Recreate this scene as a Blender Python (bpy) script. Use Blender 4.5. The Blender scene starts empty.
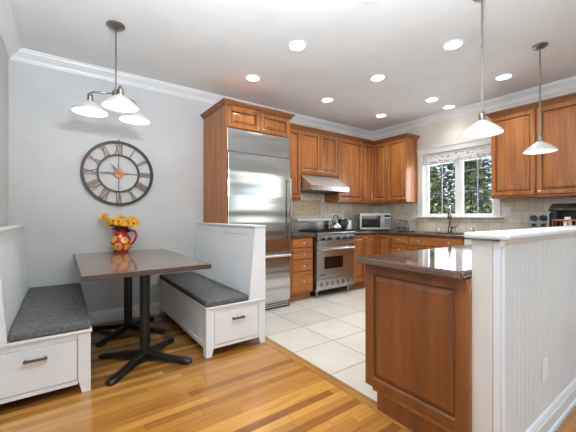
import bpy, bmesh, math, random
from math import sin, cos, pi, radians as R
from mathutils import Vector, Matrix
random.seed(7)
C = bpy.context.scene.collection
sc = bpy.context.scene

# ------------------------------------------------------------------ camera
cam = bpy.data.objects.new('camera', bpy.data.cameras.new('camera'))
C.objects.link(cam); sc.camera = cam
cam.location = (0, 0, 1.16)
cam.rotation_euler = (R(90), 0, R(-35.73))
cam.data.sensor_width = 36
cam.data.lens = 314.15 / 576 * 36
cam.data.clip_start = 0.05

# ------------------------------------------------------------------ world / exposure
world = bpy.data.worlds.new('sky'); sc.world = world
world.use_nodes = True
wn = world.node_tree.nodes; wl = world.node_tree.links
bgn = wn['Background']
sky = wn.new('ShaderNodeTexSky'); sky.sky_type = 'NISHITA'
sky.sun_disc = False; sky.sun_elevation = R(32); sky.sun_rotation = R(200)
wl.new(sky.outputs[0], bgn.inputs[0]); bgn.inputs[1].default_value = 0.21
sc.view_settings.view_transform = 'Standard'
sc.view_settings.look = 'None'
sc.view_settings.exposure = 0.17
sc.view_settings.gamma = 1.0
sc.view_settings.use_curve_mapping = False
sc.cycles.max_bounces = 8
sc.cycles.diffuse_bounces = 5
sc.cycles.glossy_bounces = 4
sc.cycles.transmission_bounces = 8
sc.cycles.transparent_max_bounces = 8
sc.cycles.sample_clamp_indirect = 6
sc.cycles.caustics_reflective = False
sc.cycles.caustics_refractive = False

def area(name, loc, rot, sx, sy, power, col, spread=180):
    l = bpy.data.lights.new(name, 'AREA'); l.shape = 'RECTANGLE'; l.size = sx; l.size_y = sy
    l.energy = power; l.color = col; l.spread = R(spread)
    o = bpy.data.objects.new(name, l); C.objects.link(o); o.location = loc; o.rotation_euler = rot
    return o
# daylight of the rear and sink windows, plus added fill left and right
area('rear_window_daylight', (0.95, -6.02, 1.42), (R(125), 0, 0), 1.8, 1.9, 26, (0.72, 0.87, 1.0))
area('rear_window_daylight', (3.35, -6.02, 1.42), (R(125), 0, 0), 1.8, 1.9, 26, (0.72, 0.87, 1.0))
area('added_side_window_light', (-0.52, -1.75, 1.42), (0, R(-115), 0), 1.9, 1.6, 16, (0.72, 0.87, 1.0))  # unseen window light, added to brighten the end panel and bench sides
area('added_right_window_light', (4.93, -2.2, 1.42), (0, R(100), 0), 1.9, 2.5, 10, (0.74, 0.88, 1.0))  # unseen window light, added for the bluish reflection in the refrigerator
# added fill light aimed upward to brighten ceiling and walls
area('ceiling_fill', (0.35, 0.25, 1.9), (R(165), 0, R(-20)), 0.4, 0.4, 150, (0.80, 0.90, 1.0))
area('sink_window_daylight', (4.99, 2.31, 1.66), (0, R(90), 0), 0.9, 0.95, 22, (0.85, 0.93, 1.0))
sun = bpy.data.objects.new('sun', bpy.data.lights.new('sun', 'SUN')); C.objects.link(sun)
sun.data.energy = 3.0; sun.data.color = (1.0, 0.93, 0.82); sun.data.angle = R(1)
sun.rotation_euler = Vector((-.7, .25, .65)).to_track_quat('Z', 'Y').to_euler()
CAN_POWER = 4.1

# ------------------------------------------------------------------ materials
def lin(c):
    f = lambda v: v / 12.92 if v <= 0.04045 else ((v + 0.055) / 1.055) ** 2.4
    return tuple(f(x / 255) for x in c) + (1,)
def mat(name, col, rough=0.5, metal=0.0, spec=None, coat=0, trans=0, emis=None, estr=0, ior=None):
    m = bpy.data.materials.new(name); m.use_nodes = True
    b = m.node_tree.nodes['Principled BSDF']
    b.inputs['Base Color'].default_value = lin(col)
    b.inputs['Roughness'].default_value = rough; b.inputs['Metallic'].default_value = metal
    if spec is not None: b.inputs['Specular IOR Level'].default_value = spec
    if coat: b.inputs['Coat Weight'].default_value = coat; b.inputs['Coat Roughness'].default_value = 0.08
    if trans: b.inputs['Transmission Weight'].default_value = trans
    if ior: b.inputs['IOR'].default_value = ior
    if emis: b.inputs['Emission Color'].default_value = lin(emis); b.inputs['Emission Strength'].default_value = estr
    return m
class NT:
    def __init__(s, m): s.m = m; s.n = m.node_tree.nodes; s.l = m.node_tree.links; s.b = s.n['Principled BSDF']
    def new(s, t, **k):
        x = s.n.new(t)
        for a, v in k.items(): setattr(x, a, v)
        return x
    def link(s, a, b): s.l.new(a, b)
    def coords(s, scale=(1, 1, 1), world=False, rot=(0, 0, 0)):
        mp = s.new('ShaderNodeMapping'); mp.inputs['Scale'].default_value = scale; mp.inputs['Rotation'].default_value = rot
        if world: g = s.new('ShaderNodeNewGeometry'); s.link(g.outputs['Position'], mp.inputs[0])
        else: g = s.new('ShaderNodeTexCoord'); s.link(g.outputs['Object'], mp.inputs[0])
        return mp.outputs[0]
    def noise(s, vec, scale, detail=4, rough=0.6):
        x = s.new('ShaderNodeTexNoise'); x.inputs['Scale'].default_value = scale
        x.inputs['Detail'].default_value = detail; x.inputs['Roughness'].default_value = rough
        s.link(vec, x.inputs['Vector']); return x.outputs['Fac']
    def ramp(s, fac, stops):
        x = s.new('ShaderNodeValToRGB'); e = x.color_ramp.elements
        while len(e) > 1: e.remove(e[-1])
        e[0].position = stops[0][0]; e[0].color = lin(stops[0][1])
        for p, c in stops[1:]:
            k = e.new(p); k.color = lin(c)
        s.link(fac, x.inputs[0]); return x.outputs[0]
    def mix(s, fac, a, b, mode='MIX'):
        x = s.new('ShaderNodeMix'); x.data_type = 'RGBA'; x.blend_type = mode
        for v, i in ((fac, 0), (a, 6), (b, 7)):
            if hasattr(v, 'is_output'): s.link(v, x.inputs[i])
            elif i == 0: x.inputs[0].default_value = v
            else: x.inputs[i].default_value = lin(v)
        return x.outputs[2]
    def math(s, op, a, b=0.0):
        x = s.new('ShaderNodeMath'); x.operation = op
        for v, i in ((a, 0), (b, 1)):
            if hasattr(v, 'is_output'): s.link(v, x.inputs[i])
            else: x.inputs[i].default_value = v
        return x.outputs[0]
    def col(s, c): s.link(c, s.b.inputs['Base Color'])
    def bump(s, h, strength=0.2, dist=0.002):
        x = s.new('ShaderNodeBump'); x.inputs['Strength'].default_value = strength; x.inputs['Distance'].default_value = dist
        s.link(h, x.inputs['Height']); s.link(x.outputs[0], s.b.inputs['Normal'])

def paint(name, c, rough=0.6, amt=0.02):
    m = mat(name, c, rough); t = NT(m)
    n = t.noise(t.coords(world=True), 1.5, 3)
    d = tuple(max(0, v - 5) for v in c); u = tuple(min(255, v + 4) for v in c)
    t.col(t.ramp(n, [(0.3, d), (0.7, u)]))
    n2 = t.noise(t.coords(world=True), 350, 2); t.bump(n2, 0.06, 0.0006)
    return m
def wood(name, dark, mid, light, rough=0.4, axis='z', coat=0.12, scl=1.0):
    m = mat(name, mid, rough, coat=coat); t = NT(m)
    s = {'z': (9, 9, 0.7), 'x': (0.7, 9, 9), 'y': (9, 0.7, 9)}[axis]
    s = tuple(v * scl for v in s)
    v = t.coords(s)
    n = t.noise(v, 2.2, 6, 0.62)
    c = t.ramp(n, [(0.28, dark), (0.5, mid), (0.72, light)])
    s2 = tuple(a * 6 if a > 1.5 * scl else a * 2 for a in s)
    n2 = t.noise(t.coords(s2), 4, 3, 0.7)
    c2 = t.mix(t.math('MULTIPLY', n2, 0.28), c, dark)
    t.col(c2); t.bump(n2, 0.08, 0.0006)
    return m

M = {}
M['wall'] = paint('wall_paint', (204, 205, 205), 0.7)
M['kwall'] = paint('kitchen_wall_paint', (222, 216, 204), 0.7)
M['ceil'] = paint('ceiling_paint', (234, 235, 234), 0.85)
M['trim'] = paint('white_trim_paint', (238, 239, 240), 0.35)
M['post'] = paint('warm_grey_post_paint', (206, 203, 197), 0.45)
M['hwp'] = paint('dimmed_half_wall_white', (214, 220, 226), 0.4)  # lower light on the white half wall put into its colour
M['white'] = paint('white_furniture_paint', (229, 233, 236), 0.38)
M['cab'] = wood('cherry_cabinet', (122, 68, 29), (164, 100, 47), (187, 122, 64))
M['cabh'] = wood('cherry_cabinet_rail', (122, 68, 29), (164, 100, 47), (187, 122, 64), axis='x')
M['crownw'] = wood('cherry_crown', (100, 58, 30), (138, 84, 44), (158, 102, 58), axis='x')
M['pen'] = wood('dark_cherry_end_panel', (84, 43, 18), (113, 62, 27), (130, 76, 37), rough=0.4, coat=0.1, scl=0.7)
M['glaze'] = wood('dark_glazed_groove', (62, 32, 14), (84, 46, 20), (100, 56, 26))
M['black'] = mat('black_plastic', (22, 22, 24), 0.3)
M['iron'] = mat('black_cast_iron', (26, 26, 26), 0.42, 0.2)
M['chrome'] = mat('chrome', (205, 207, 210), 0.12, 1)
M['nickel'] = mat('brushed_nickel', (146, 139, 131), 0.3, 1)
M['faucet'] = mat('dark_chrome_faucet', (128, 127, 125), 0.16, 1)
M['knob'] = mat('satin_nickel_knob', (214, 206, 192), 0.3, 0.85)
M['bronze'] = mat('bronze_pull', (112, 96, 84), 0.35, 0.8)
M['darkglass'] = mat('dark_oven_glass', (14, 12, 13), 0.06, spec=0.7)
M['muntin'] = mat('grey_muntin', (112, 120, 128), 0.5)
M['plate'] = mat('white_plastic_plate', (236, 236, 232), 0.4)
M['rubber'] = mat('dark_rubber', (30, 28, 27), 0.8)

def steel(name, c=(196, 198, 200), rough=0.24, wav=0.0, axis='x'):
    m = mat(name, c, rough, 1.0); t = NT(m)
    sc_ = (1.5, 60, 420) if axis == 'x' else (420, 60, 1.5)
    n = t.noise(t.coords(sc_), 1.0, 3)
    r = t.math('ADD', t.math('MULTIPLY', n, 0.12), rough - 0.06); t.link(r, t.b.inputs['Roughness'])
    if wav:
        n2 = t.noise(t.coords((0.3, 1, 3.4)), 1.6, 1, 0.3)
        t.bump(n2, 1.0, wav)
    return m
M['steel'] = steel('stainless_steel')
M['fridge'] = steel('fridge_stainless', (208, 211, 214), 0.15, 0.017)
M['mwsteel'] = steel('silver_microwave_steel', (160, 161, 163), 0.32)
M['steelv'] = steel('hood_stainless', (214, 213, 210), 0.42, axis='z')

# oak floor strips along X
m = mat('oak_strip_floor', (200, 135, 70), 0.2, coat=0.35); M['oak'] = m; t = NT(m)
g = t.new('ShaderNodeNewGeometry'); sp = t.new('ShaderNodeSeparateXYZ'); t.link(g.outputs['Position'], sp.inputs[0])
row = t.math('FLOOR', t.math('DIVIDE', sp.outputs[1], 0.0572))
w1 = t.new('ShaderNodeTexWhiteNoise', noise_dimensions='1D'); t.link(row, w1.inputs['W'])
xo = t.math('ADD', sp.outputs[0], t.math('MULTIPLY', w1.outputs[0], 3.0))
pl = t.math('FLOOR', t.math('DIVIDE', xo, 1.15))
cmb = t.new('ShaderNodeCombineXYZ'); t.link(row, cmb.inputs[0]); t.link(pl, cmb.inputs[1])
w2 = t.new('ShaderNodeTexWhiteNoise', noise_dimensions='2D'); t.link(cmb.outputs[0], w2.inputs['Vector'])
base = t.ramp(w2.outputs[0], [(0, (122, 76, 32)), (0.3, (152, 103, 46)), (0.65, (167, 117, 54)), (1, (184, 135, 67))])
# grain, offset per board
gm = t.new('ShaderNodeCombineXYZ')
t.link(t.math('MULTIPLY', xo, 2.6), gm.inputs[0])
t.link(t.math('ADD', t.math('MULTIPLY', sp.outputs[1], 46.0), t.math('MULTIPLY', w2.outputs[0], 50.0)), gm.inputs[1])
gn = t.noise(gm.outputs[0], 1.0, 6, 0.65)
grain = t.ramp(gn, [(0.25, (120, 66, 26)), (0.5, (255, 250, 240)), (0.8, (255, 255, 255))])
c = t.mix(0.55, base, grain, 'MULTIPLY')
fy = t.math('FRACT', t.math('DIVIDE', sp.outputs[1], 0.0572)); fx = t.math('FRACT', t.math('DIVIDE', xo, 1.15))
seam = t.math('MAXIMUM', t.math('LESS_THAN', fy, 0.035), t.math('LESS_THAN', fx, 0.003))
t.col(t.mix(t.math('MULTIPLY', seam, 0.6), c, (92, 50, 22)))
t.bump(t.math('ADD', t.math('MULTIPLY', gn, 0.3), t.math('SUBTRACT', 1.0, seam)), 0.12, 0.0008)
M['thresh'] = wood('oak_threshold', (118, 76, 36), (144, 98, 48), (162, 116, 60), axis='y', rough=0.25)

def tilemat(name, px, py, ox, oy, cols, grout, gw, axes=(0, 1), rough=0.35, offset=0.0, nscale=4):
    m = mat(name, cols[1], rough); t = NT(m)
    g = t.new('ShaderNodeNewGeometry'); sp = t.new('ShaderNodeSeparateXYZ'); t.link(g.outputs['Position'], sp.inputs[0])
    if axes == 'sum':  # works on walls along X and along Y
        a = t.math('ADD', sp.outputs[0], sp.outputs[1]); b = sp.outputs[2]
    else: a = sp.outputs[axes[0]]; b = sp.outputs[axes[1]]
    v = t.math('DIVIDE', t.math('SUBTRACT', b, oy), py); rv = t.math('FLOOR', v)
    u = t.math('DIVIDE', t.math('SUBTRACT', a, ox), px)
    if offset: u = t.math('ADD', u, t.math('MULTIPLY', t.math('MODULO', t.math('ABSOLUTE', rv), 2.0), offset))
    ru = t.math('FLOOR', u)
    cb = t.new('ShaderNodeCombineXYZ'); t.link(ru, cb.inputs[0]); t.link(rv, cb.inputs[1])
    wn_ = t.new('ShaderNodeTexWhiteNoise', noise_dimensions='2D'); t.link(cb.outputs[0], wn_.inputs['Vector'])
    base = t.ramp(wn_.outputs[0], [(0, cols[0]), (0.5, cols[1]), (1, cols[2])])
    n = t.noise(t.coords(world=True), nscale, 6, 0.65)
    c = t.mix(0.35, base, t.ramp(n, [(0.35, cols[0]), (0.7, cols[2])]))
    fu = t.math('FRACT', u); fv = t.math('FRACT', v)
    gr = t.math('MAXIMUM', t.math('LESS_THAN', fu, gw / px), t.math('LESS_THAN', fv, gw / py))
    t.col(t.mix(gr, c, grout)); t.bump(t.math('SUBTRACT', 1.0, gr), 0.3, 0.001)
    return m
M['tile'] = tilemat('travertine_floor_tile', 0.4575, 0.4525, 2.045, 2.13, [(172, 165, 150), (190, 184, 170), (203, 197, 184)], (118, 108, 92), 0.009, nscale=5)
M['splash'] = tilemat('stone_backsplash', 0.152, 0.152, 0.0, 0.913, [(204, 194, 172), (226, 217, 196), (240, 233, 215)], (184, 173, 150), 0.006, axes='sum', offset=0.5, nscale=9, rough=0.5)
M['mosaic'] = tilemat('mosaic_panel', 0.028, 0.028, 0, 0, [(176, 156, 122), (208, 190, 154), (226, 212, 180)], (176, 160, 130), 0.003, axes=(0, 2), nscale=30, rough=0.5)
# granite
m = mat('brown_granite', (110, 88, 72), 0.07, spec=0.6); M['granite'] = m; t = NT(m)
v = t.coords(world=True); n = t.noise(v, 170, 5, 0.75); n2 = t.noise(v, 60, 3)
c = t.ramp(n, [(0.32, (34, 24, 20)), (0.46, (74, 56, 46)), (0.58, (100, 80, 67)), (0.74, (146, 128, 112))])
t.col(t.mix(0.25, c, t.ramp(n2, [(0.4, (56, 42, 34)), (0.65, (112, 92, 78))])))
m = mat('table_laminate_stone', (152, 130, 120), 0.09, spec=0.6); M['tablestone'] = m; t = NT(m)
n = t.noise(t.coords(world=True), 220, 5, 0.75)
t.col(t.ramp(n, [(0.3, (88, 70, 56)), (0.5, (118, 98, 82)), (0.7, (152, 134, 116))]))
M['tableedge'] = mat('dark_table_edge', (66, 50, 42), 0.3)
# cushion fabric
m = mat('grey_fabric', (96, 98, 98), 0.9); M['fabric'] = m; t = NT(m)
n = t.noise(t.coords(world=True), 40, 5, 0.8)
t.col(t.ramp(n, [(0.3, (56, 56, 55)), (0.5, (84, 84, 82)), (0.75, (122, 121, 118))]))
t.bump(t.noise(t.coords(world=True), 700, 2), 0.4, 0.001)
# lamp glass
M['shade'] = mat('frosted_lamp_glass', (204, 202, 196), 0.3, emis=(255, 246, 230), estr=0.02)
M['shade'].node_tree.nodes['Principled BSDF'].inputs['Subsurface Weight'].default_value = 0.0
M['bulb'] = mat('lit_bulb', (255, 250, 240), 0.4, emis=(255, 244, 222), estr=5)
M['lens'] = mat('lit_lens', (255, 255, 250), 0.4, emis=(255, 250, 242), estr=10)
m = mat('window_glass', (255, 255, 255), 0.0); M['glass'] = m
nt = m.node_tree; nt.nodes.clear()
o_ = nt.nodes.new('ShaderNodeOutputMaterial'); mx = nt.nodes.new('ShaderNodeMixShader'); tr = nt.nodes.new('ShaderNodeBsdfTransparent')
gl = nt.nodes.new('ShaderNodeBsdfGlossy'); gl.inputs['Roughness'].default_value = 0.02; mx.inputs[0].default_value = 0.06
nt.links.new(tr.outputs[0], mx.inputs[1]); nt.links.new(gl.outputs[0], mx.inputs[2]); nt.links.new(mx.outputs[0], o_.inputs[0])

# ------------------------------------------------------------------ mesh helpers
def tag(o, label=None, cat=None, group=None, kind=None):
    if label: o['label'] = label
    if cat: o['category'] = cat
    if group: o['group'] = group
    if kind: o['kind'] = kind
    return o
def thing(name, label, cat, loc=(0, 0, 0), rz=0, group=None):
    o = bpy.data.objects.new(name, None); C.objects.link(o); o.empty_display_size = 0.1
    o.location = loc; o.rotation_euler = (0, 0, rz)
    return tag(o, label, cat, group)
def obj(name, bm, m, parent=None, smooth=False, bevel=0, loc=None, rot=None, auto=False):
    bmesh.ops.recalc_face_normals(bm, faces=bm.faces)
    me = bpy.data.meshes.new(name); bm.to_mesh(me); bm.free()
    me.materials.append(m)
    if any(p.material_index for p in me.polygons): me.materials.append(M['glaze'])
    if smooth or auto:
        me.polygons.foreach_set('use_smooth', [True] * len(me.polygons))
        if auto: me.set_sharp_from_angle(angle=R(38))
    o = bpy.data.objects.new(name, me); C.objects.link(o)
    if parent: o.parent = parent
    if loc: o.location = loc
    if rot: o.rotation_euler = rot
    if bevel:
        b = o.modifiers.new('bevel', 'BEVEL'); b.width = bevel; b.segments = 2; b.limit_method = 'ANGLE'
    return o
def struct(name, bm, m, **k):
    o = obj(name, bm, m, **k)
    if not o.parent: o['kind'] = 'structure'
    return o
def B(): return bmesh.new()
def box(bm, x0, x1, y0, y1, z0, z1):
    v = [bm.verts.new((x, y, z)) for z in (z0, z1) for y in (y0, y1) for x in (x0, x1)]
    for f in ((0, 1, 3, 2), (4, 6, 7, 5), (0, 4, 5, 1), (1, 5, 7, 3), (3, 7, 6, 2), (2, 6, 4, 0)):
        bm.faces.new([v[i] for i in f])
    return bm
def bx(*a): return box(B(), *a)
def prism(bm, poly, axis, a, b):
    """poly = list of 2D points, extruded along axis from a to b"""
    def P(p, h):
        return {'x': (h, p[0], p[1]), 'y': (p[0], h, p[1]), 'z': (p[0], p[1], h)}[axis]
    v0 = [bm.verts.new(P(p, a)) for p in poly]; v1 = [bm.verts.new(P(p, b)) for p in poly]
    n = len(poly); bm.faces.new(v0); bm.faces.new(v1[::-1])
    for i in range(n): bm.faces.new((v0[i], v0[(i + 1) % n], v1[(i + 1) % n], v1[i]))
    return bm
def cyl(bm, p0, p1, r0, r1=None, n=16, cap=True):
    r1 = r0 if r1 is None else r1
    p0 = Vector(p0); p1 = Vector(p1); d = (p1 - p0).normalized()
    a = d.orthogonal().normalized(); b = d.cross(a)
    v0 = [bm.verts.new(p0 + r0 * (cos(2 * pi * i / n) * a + sin(2 * pi * i / n) * b)) for i in range(n)]
    v1 = [bm.verts.new(p1 + r1 * (cos(2 * pi * i / n) * a + sin(2 * pi * i / n) * b)) for i in range(n)]
    for i in range(n): bm.faces.new((v0[i], v0[(i + 1) % n], v1[(i + 1) % n], v1[i]))
    if cap: bm.faces.new(v0[::-1]); bm.faces.new(v1)
    return bm
def tube(bm, pts, r, n=10):
    """r: number or list"""
    pts = [Vector(p) for p in pts]; k = len(pts)
    rs = r if isinstance(r, (list, tuple)) else [r] * k
    rings = []; prev = None
    for i, p in enumerate(pts):
        d = (pts[min(i + 1, k - 1)] - pts[max(i - 1, 0)]).normalized()
        if prev is None: a = d.orthogonal().normalized()
        else: a = (prev - d * prev.dot(d)).normalized()
        prev = a; b = d.cross(a)
        rings.append([bm.verts.new(p + rs[i] * (cos(2 * pi * j / n) * a + sin(2 * pi * j / n) * b)) for j in range(n)])
    for i in range(k - 1):
        for j in range(n): bm.faces.new((rings[i][j], rings[i][(j + 1) % n], rings[i + 1][(j + 1) % n], rings[i + 1][j]))
    bm.faces.new(rings[0][::-1]); bm.faces.new(rings[-1])
    return bm
def lathe(bm, prof, c=(0, 0, 0), n=32, closed=False):
    """prof = [(r,z)], around Z at c"""
    rings = []
    for r, z in prof:
        if r < 1e-6: rings.append([bm.verts.new((c[0], c[1], c[2] + z))])
        else: rings.append([bm.verts.new((c[0] + r * cos(2 * pi * j / n), c[1] + r * sin(2 * pi * j / n), c[2] + z)) for j in range(n)])
    seq = list(zip(rings, rings[1:])) + ([(rings[-1], rings[0])] if closed else [])
    for a, b in seq:
        for j in range(n):
            k = (j + 1) % n
            if len(a) == 1 and len(b) == 1: continue
            if len(a) == 1: bm.faces.new((a[0], b[k], b[j]))
            elif len(b) == 1: bm.faces.new((a[j], a[k], b[0]))
            else: bm.faces.new((a[j], a[k], b[k], b[j]))
    return bm
def ring_yz(bm, r0, r1, y0, y1, cx=0, cz=0, n=72):
    """annulus facing -Y"""
    L = []
    for r, y in ((r0, y0), (r1, y0), (r1, y1), (r0, y1)):
        L.append([bm.verts.new((cx + r * cos(2 * pi * j / n), y, cz + r * sin(2 * pi * j / n))) for j in range(n)])
    for q in range(4):
        a, b = L[q], L[(q + 1) % 4]
        for j in range(n): bm.faces.new((a[j], a[(j + 1) % n], b[(j + 1) % n], b[j]))
    return bm
def xf(bm, mtx): bmesh.ops.transform(bm, matrix=mtx, verts=bm.verts); return bm
def cells(bm, xs, ys, z0, z1, filled):
    """one manifold slab from grid cells (shared vertices)"""
    V = {}
    def v(i, j, k):
        if (i, j, k) not in V: V[i, j, k] = bm.verts.new((xs[i], ys[j], (z0, z1)[k]))
        return V[i, j, k]
    on = lambda i, j: 0 <= i < len(xs) - 1 and 0 <= j < len(ys) - 1 and filled((xs[i] + xs[i + 1]) / 2, (ys[j] + ys[j + 1]) / 2)
    for i in range(len(xs) - 1):
        for j in range(len(ys) - 1):
            if not on(i, j): continue
            bm.faces.new((v(i, j, 1), v(i + 1, j, 1), v(i + 1, j + 1, 1), v(i, j + 1, 1)))
            bm.faces.new((v(i, j, 0), v(i, j + 1, 0), v(i + 1, j + 1, 0), v(i + 1, j, 0)))
            if not on(i - 1, j): bm.faces.new((v(i, j, 0), v(i, j, 1), v(i, j + 1, 1), v(i, j + 1, 0)))
            if not on(i + 1, j): bm.faces.new((v(i + 1, j, 0), v(i + 1, j + 1, 0), v(i + 1, j + 1, 1), v(i + 1, j, 1)))
            if not on(i, j - 1): bm.faces.new((v(i, j, 0), v(i + 1, j, 0), v(i + 1, j, 1), v(i, j, 1)))
            if not on(i, j + 1): bm.faces.new((v(i, j + 1, 0), v(i, j + 1, 1), v(i + 1, j + 1, 1), v(i + 1, j + 1, 0)))
    return bm
def bead(bm, a0, a1, z0, z1, th=0.012, pitch=0.042, lean=0.0, dp=.0042):
    """beadboard sheet in the XZ plane, face towards -Y at y=0 (back at y=th). lean: y shift at the top"""
    n = max(1, round((a1 - a0) / pitch)); p = (a1 - a0) / n; pts = []
    for i in range(n):
        x = a0 + i * p
        pts += [(x, 0.0), (x + p - 0.012, 0.0), (x + p - 0.0105, dp), (x + p - 0.009, dp * .3), (x + p - 0.0055, -dp * .3), (x + p - 0.002, dp * .3), (x + p - 0.0008, dp)]
    pts += [(a1, 0.0), (a1, th), (a0, th)]
    v0 = [bm.verts.new((x, y, z0)) for x, y in pts]; v1 = [bm.verts.new((x, y + lean, z1)) for x, y in pts]
    k = len(pts)
    for i in range(k): bm.faces.new((v0[i], v0[(i + 1) % k], v1[(i + 1) % k], v1[i]))
    bm.faces.new(v0); bm.faces.new(v1[::-1])
    return bm
def copy_tree(o, parent=None):
    c = o.copy(); C.objects.link(c); c.parent = parent
    for ch in list(o.children): copy_tree(ch, c)
    return c

# ------------------------------------------------------------------ room shell
XL, XR, YB, YR, H = -0.41, 4.80, 3.95, -5.9, 2.74
XT = 1.588
struct('floor', bx(XL, XR, YR, YB, -0.08, -0.004), M['trim'])
obj_oak = struct('floor', cells(B(), [XL, 1.512, XR], [YR, 0.6, YB], -0.004, 0.0, lambda x, y: x < 1.512 or y < 0.6), M['oak'])
struct('floor', bx(XT, XR, 0.6, YB, -0.004, 0.0), M['tile'])
struct('trim_1', bx(1.512, XT, 0.6, YB, -0.004, 0.003), M['thresh'], bevel=0.002)
struct('ceiling', bx(XL - .1, XR + .1, YR - .1, YB + .1, H, H + 0.1), M['ceil'])
b = B(); box(b, XL - .1, XL, -.9, YB + .1, -.08, H); box(b, XL - .1, XL, YR - .1, -2.6, -.08, H)
box(b, XL - .1, XL, -2.6, -.9, -.08, .45); box(b, XL - .1, XL, -2.6, -.9, 2.4, H)
struct('wall_left', b, M['wall'])
b = B()
for a in (-2.6, -1.78, -.96): box(b, XL - .07, XL - .03, a, a + .06, .45, 2.4)
for z in (.45, 1.4, 2.34):
    box(b, XL - .065, XL - .035, -2.54, -1.78, z, z + .06); box(b, XL - .065, XL - .035, -1.72, -.96, z, z + .06)
struct('window_4', b, M['trim'])  # unseen window, added with its opening for the left fill light
struct('wall_back', bx(XL, 2.44, YB, YB + 0.1, -0.08, H), M['wall'])
struct('wall_back', bx(2.44, XR + .1, YB, YB + 0.1, -0.08, H), M['kwall'])
# window wall (opening for the sink window)
WY0, WY1, WZ0, WZ1 = 1.845, 2.875, 1.16, 2.15
b = B(); box(b, XR, XR + .14, WY1, YB + .1, -.08, H); box(b, XR, XR + .14, YR - .1, -3.5, -.08, H); box(b, XR, XR + .14, -.9, WY0, -.08, H); box(b, XR, XR + .14, -3.5, -.9, -.08, .45); box(b, XR, XR + .14, -3.5, -.9, 2.4, H)
box(b, XR, XR + .14, WY0, WY1, -.08, WZ0); box(b, XR, XR + .14, WY0, WY1, WZ1, H)
struct('wall_right', b, M['kwall'])
b = B()
for a in (-3.5, -2.23, -.96): box(b, XR + .05, XR + .09, a, a + .06, .45, 2.4)
for z in (.45, 2.34):
    box(b, XR + .055, XR + .085, -3.44, -2.23, z, z + .06); box(b, XR + .055, XR + .085, -2.17, -.96, z, z + .06)
struct('window_5', b, M['trim'])  # unseen window, added with its opening to be mirrored in the refrigerator
# rear wall behind the photographer with two large window openings
b = B()
for x0, x1 in ((XL, 0.0), (1.9, 2.4), (4.3, XR)): box(b, x0, x1, YR - .1, YR, 0.45, 2.4)
box(b, XL, XR, YR - .1, YR, -.08, 0.45); box(b, XL, XR, YR - .1, YR, 2.4, H)
struct('wall_rear', b, M['wall'])
for i, x in enumerate((0.0, 2.4)):
    b = B()
    for a in (x, x + .6, x + 1.24, x + 1.84): box(b, a, a + .06, YR - .07, YR - .03, .45, 2.4)
    for z in (.45, 1.4, 2.34): box(b, x + .06, x + 1.84, YR - .065, YR - .035, z, z + .06)
    struct('window_%d' % (i + 2), b, M['trim'])

# crown moulding of the ceiling: profile (d from wall, z)
CP = [(0, 2.74), (.095, 2.74), (.095, 2.728), (.082, 2.722), (.078, 2.71), (.062, 2.70), (.040, 2.682), (.026, 2.668), (.022, 2.656), (.012, 2.650), (.010, 2.640), (0, 2.640)]
def crown_run(name, wall, a, b, m0=0, m1=0):
    """mitred run. wall: 'back','left','right','rear'"""
    bm = B(); rows = []
    for s, mm in ((a, m0), (b, m1)):
        r = []
        for d, z in CP:
            t_ = s + mm * d
            r.append(bm.verts.new({'back': (t_, YB - d, z), 'left': (XL + d, t_, z), 'right': (XR - d, t_, z), 'rear': (t_, YR + d, z)}[wall]))
        rows.append(r)
    n = len(CP)
    for i in range(n): bm.faces.new((rows[0][i], rows[0][(i + 1) % n], rows[1][(i + 1) % n], rows[1][i]))
    bm.faces.new(rows[0]); bm.faces.new(rows[1][::-1])
    struct(name, bm, M['trim'])
crown_run('trim_2', 'back', XL, XR, 1, -1)
crown_run('trim_3', 'left', YR, YB, 1, -1)
crown_run('trim_4', 'right', YR, YB, 1, -1)
crown_run('trim_5', 'rear', XL, XR, 1, -1)
BP = [(0, 0), (.018, 0), (.018, .105), (.014, .112), (.014, .118), (.008, .132), (0, .135)]
def base_run(name, wall, a, b):
    bm = B()
    if wall == 'back': prism(bm, [(YB - d, z) for d, z in BP], 'x', a, b)
    elif wall == 'left': prism(bm, [(XL + d, z) for d, z in BP], 'y', a, b)
    elif wall == 'right': prism(bm, [(XR - d, z) for d, z in BP], 'y', a, b)
    struct(name, bm, M['trim'])
base_run('baseboard_back', 'back', 0.16, 0.945)
base_run('baseboard_left', 'left', YR, 2.44)
base_run('baseboard_right', 'right', YR, 0.535)

# stone backsplash on both kitchen walls
struct('wall_backsplash', bx(2.47, XR - .01, YB - .010, YB, .912, 1.80), M['splash'])
b = B(); box(b, XR - .01, XR, 2.98, YB, .912, 1.42); box(b, XR - .01, XR, 1.765, 2.98, .912, 1.125); box(b, XR - .01, XR, .69, 1.765, .912, 1.42)
struct('wall_backsplash', b, M['splash'])

# half wall with beadboard (kitchen side plain)
HX, HY0, HY1 = 1.545, 0.567, 0.688
struct('wall_half', bx(HX + .012, XR, HY0, HY1, 0, 1.05), M['hwp'])
b = bead(B(), HX + 0.075, XR, 0.13, 1.035, 0.012, 0.050, dp=.0019); xf(b, Matrix.Translation((0, HY0 - 0.012, 0)))
struct('trim_6', b, M['hwp'])
# corner boards and end face of the half wall
b = B(); box(b, HX, HX + .075, HY0 - .015, HY0, 0, 1.05); struct('trim_7', b, M['hwp'], bevel=.004)
b = B(); box(b, HX, HX + .012, HY0, .598, 0, 1.05); struct('trim_8', b, M['hwp'], bevel=.002)
b = B(); box(b, HX + .002, HX + .012, .600, HY1, 0, 1.05); struct('trim_9', b, M['post'], bevel=.001)
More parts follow.
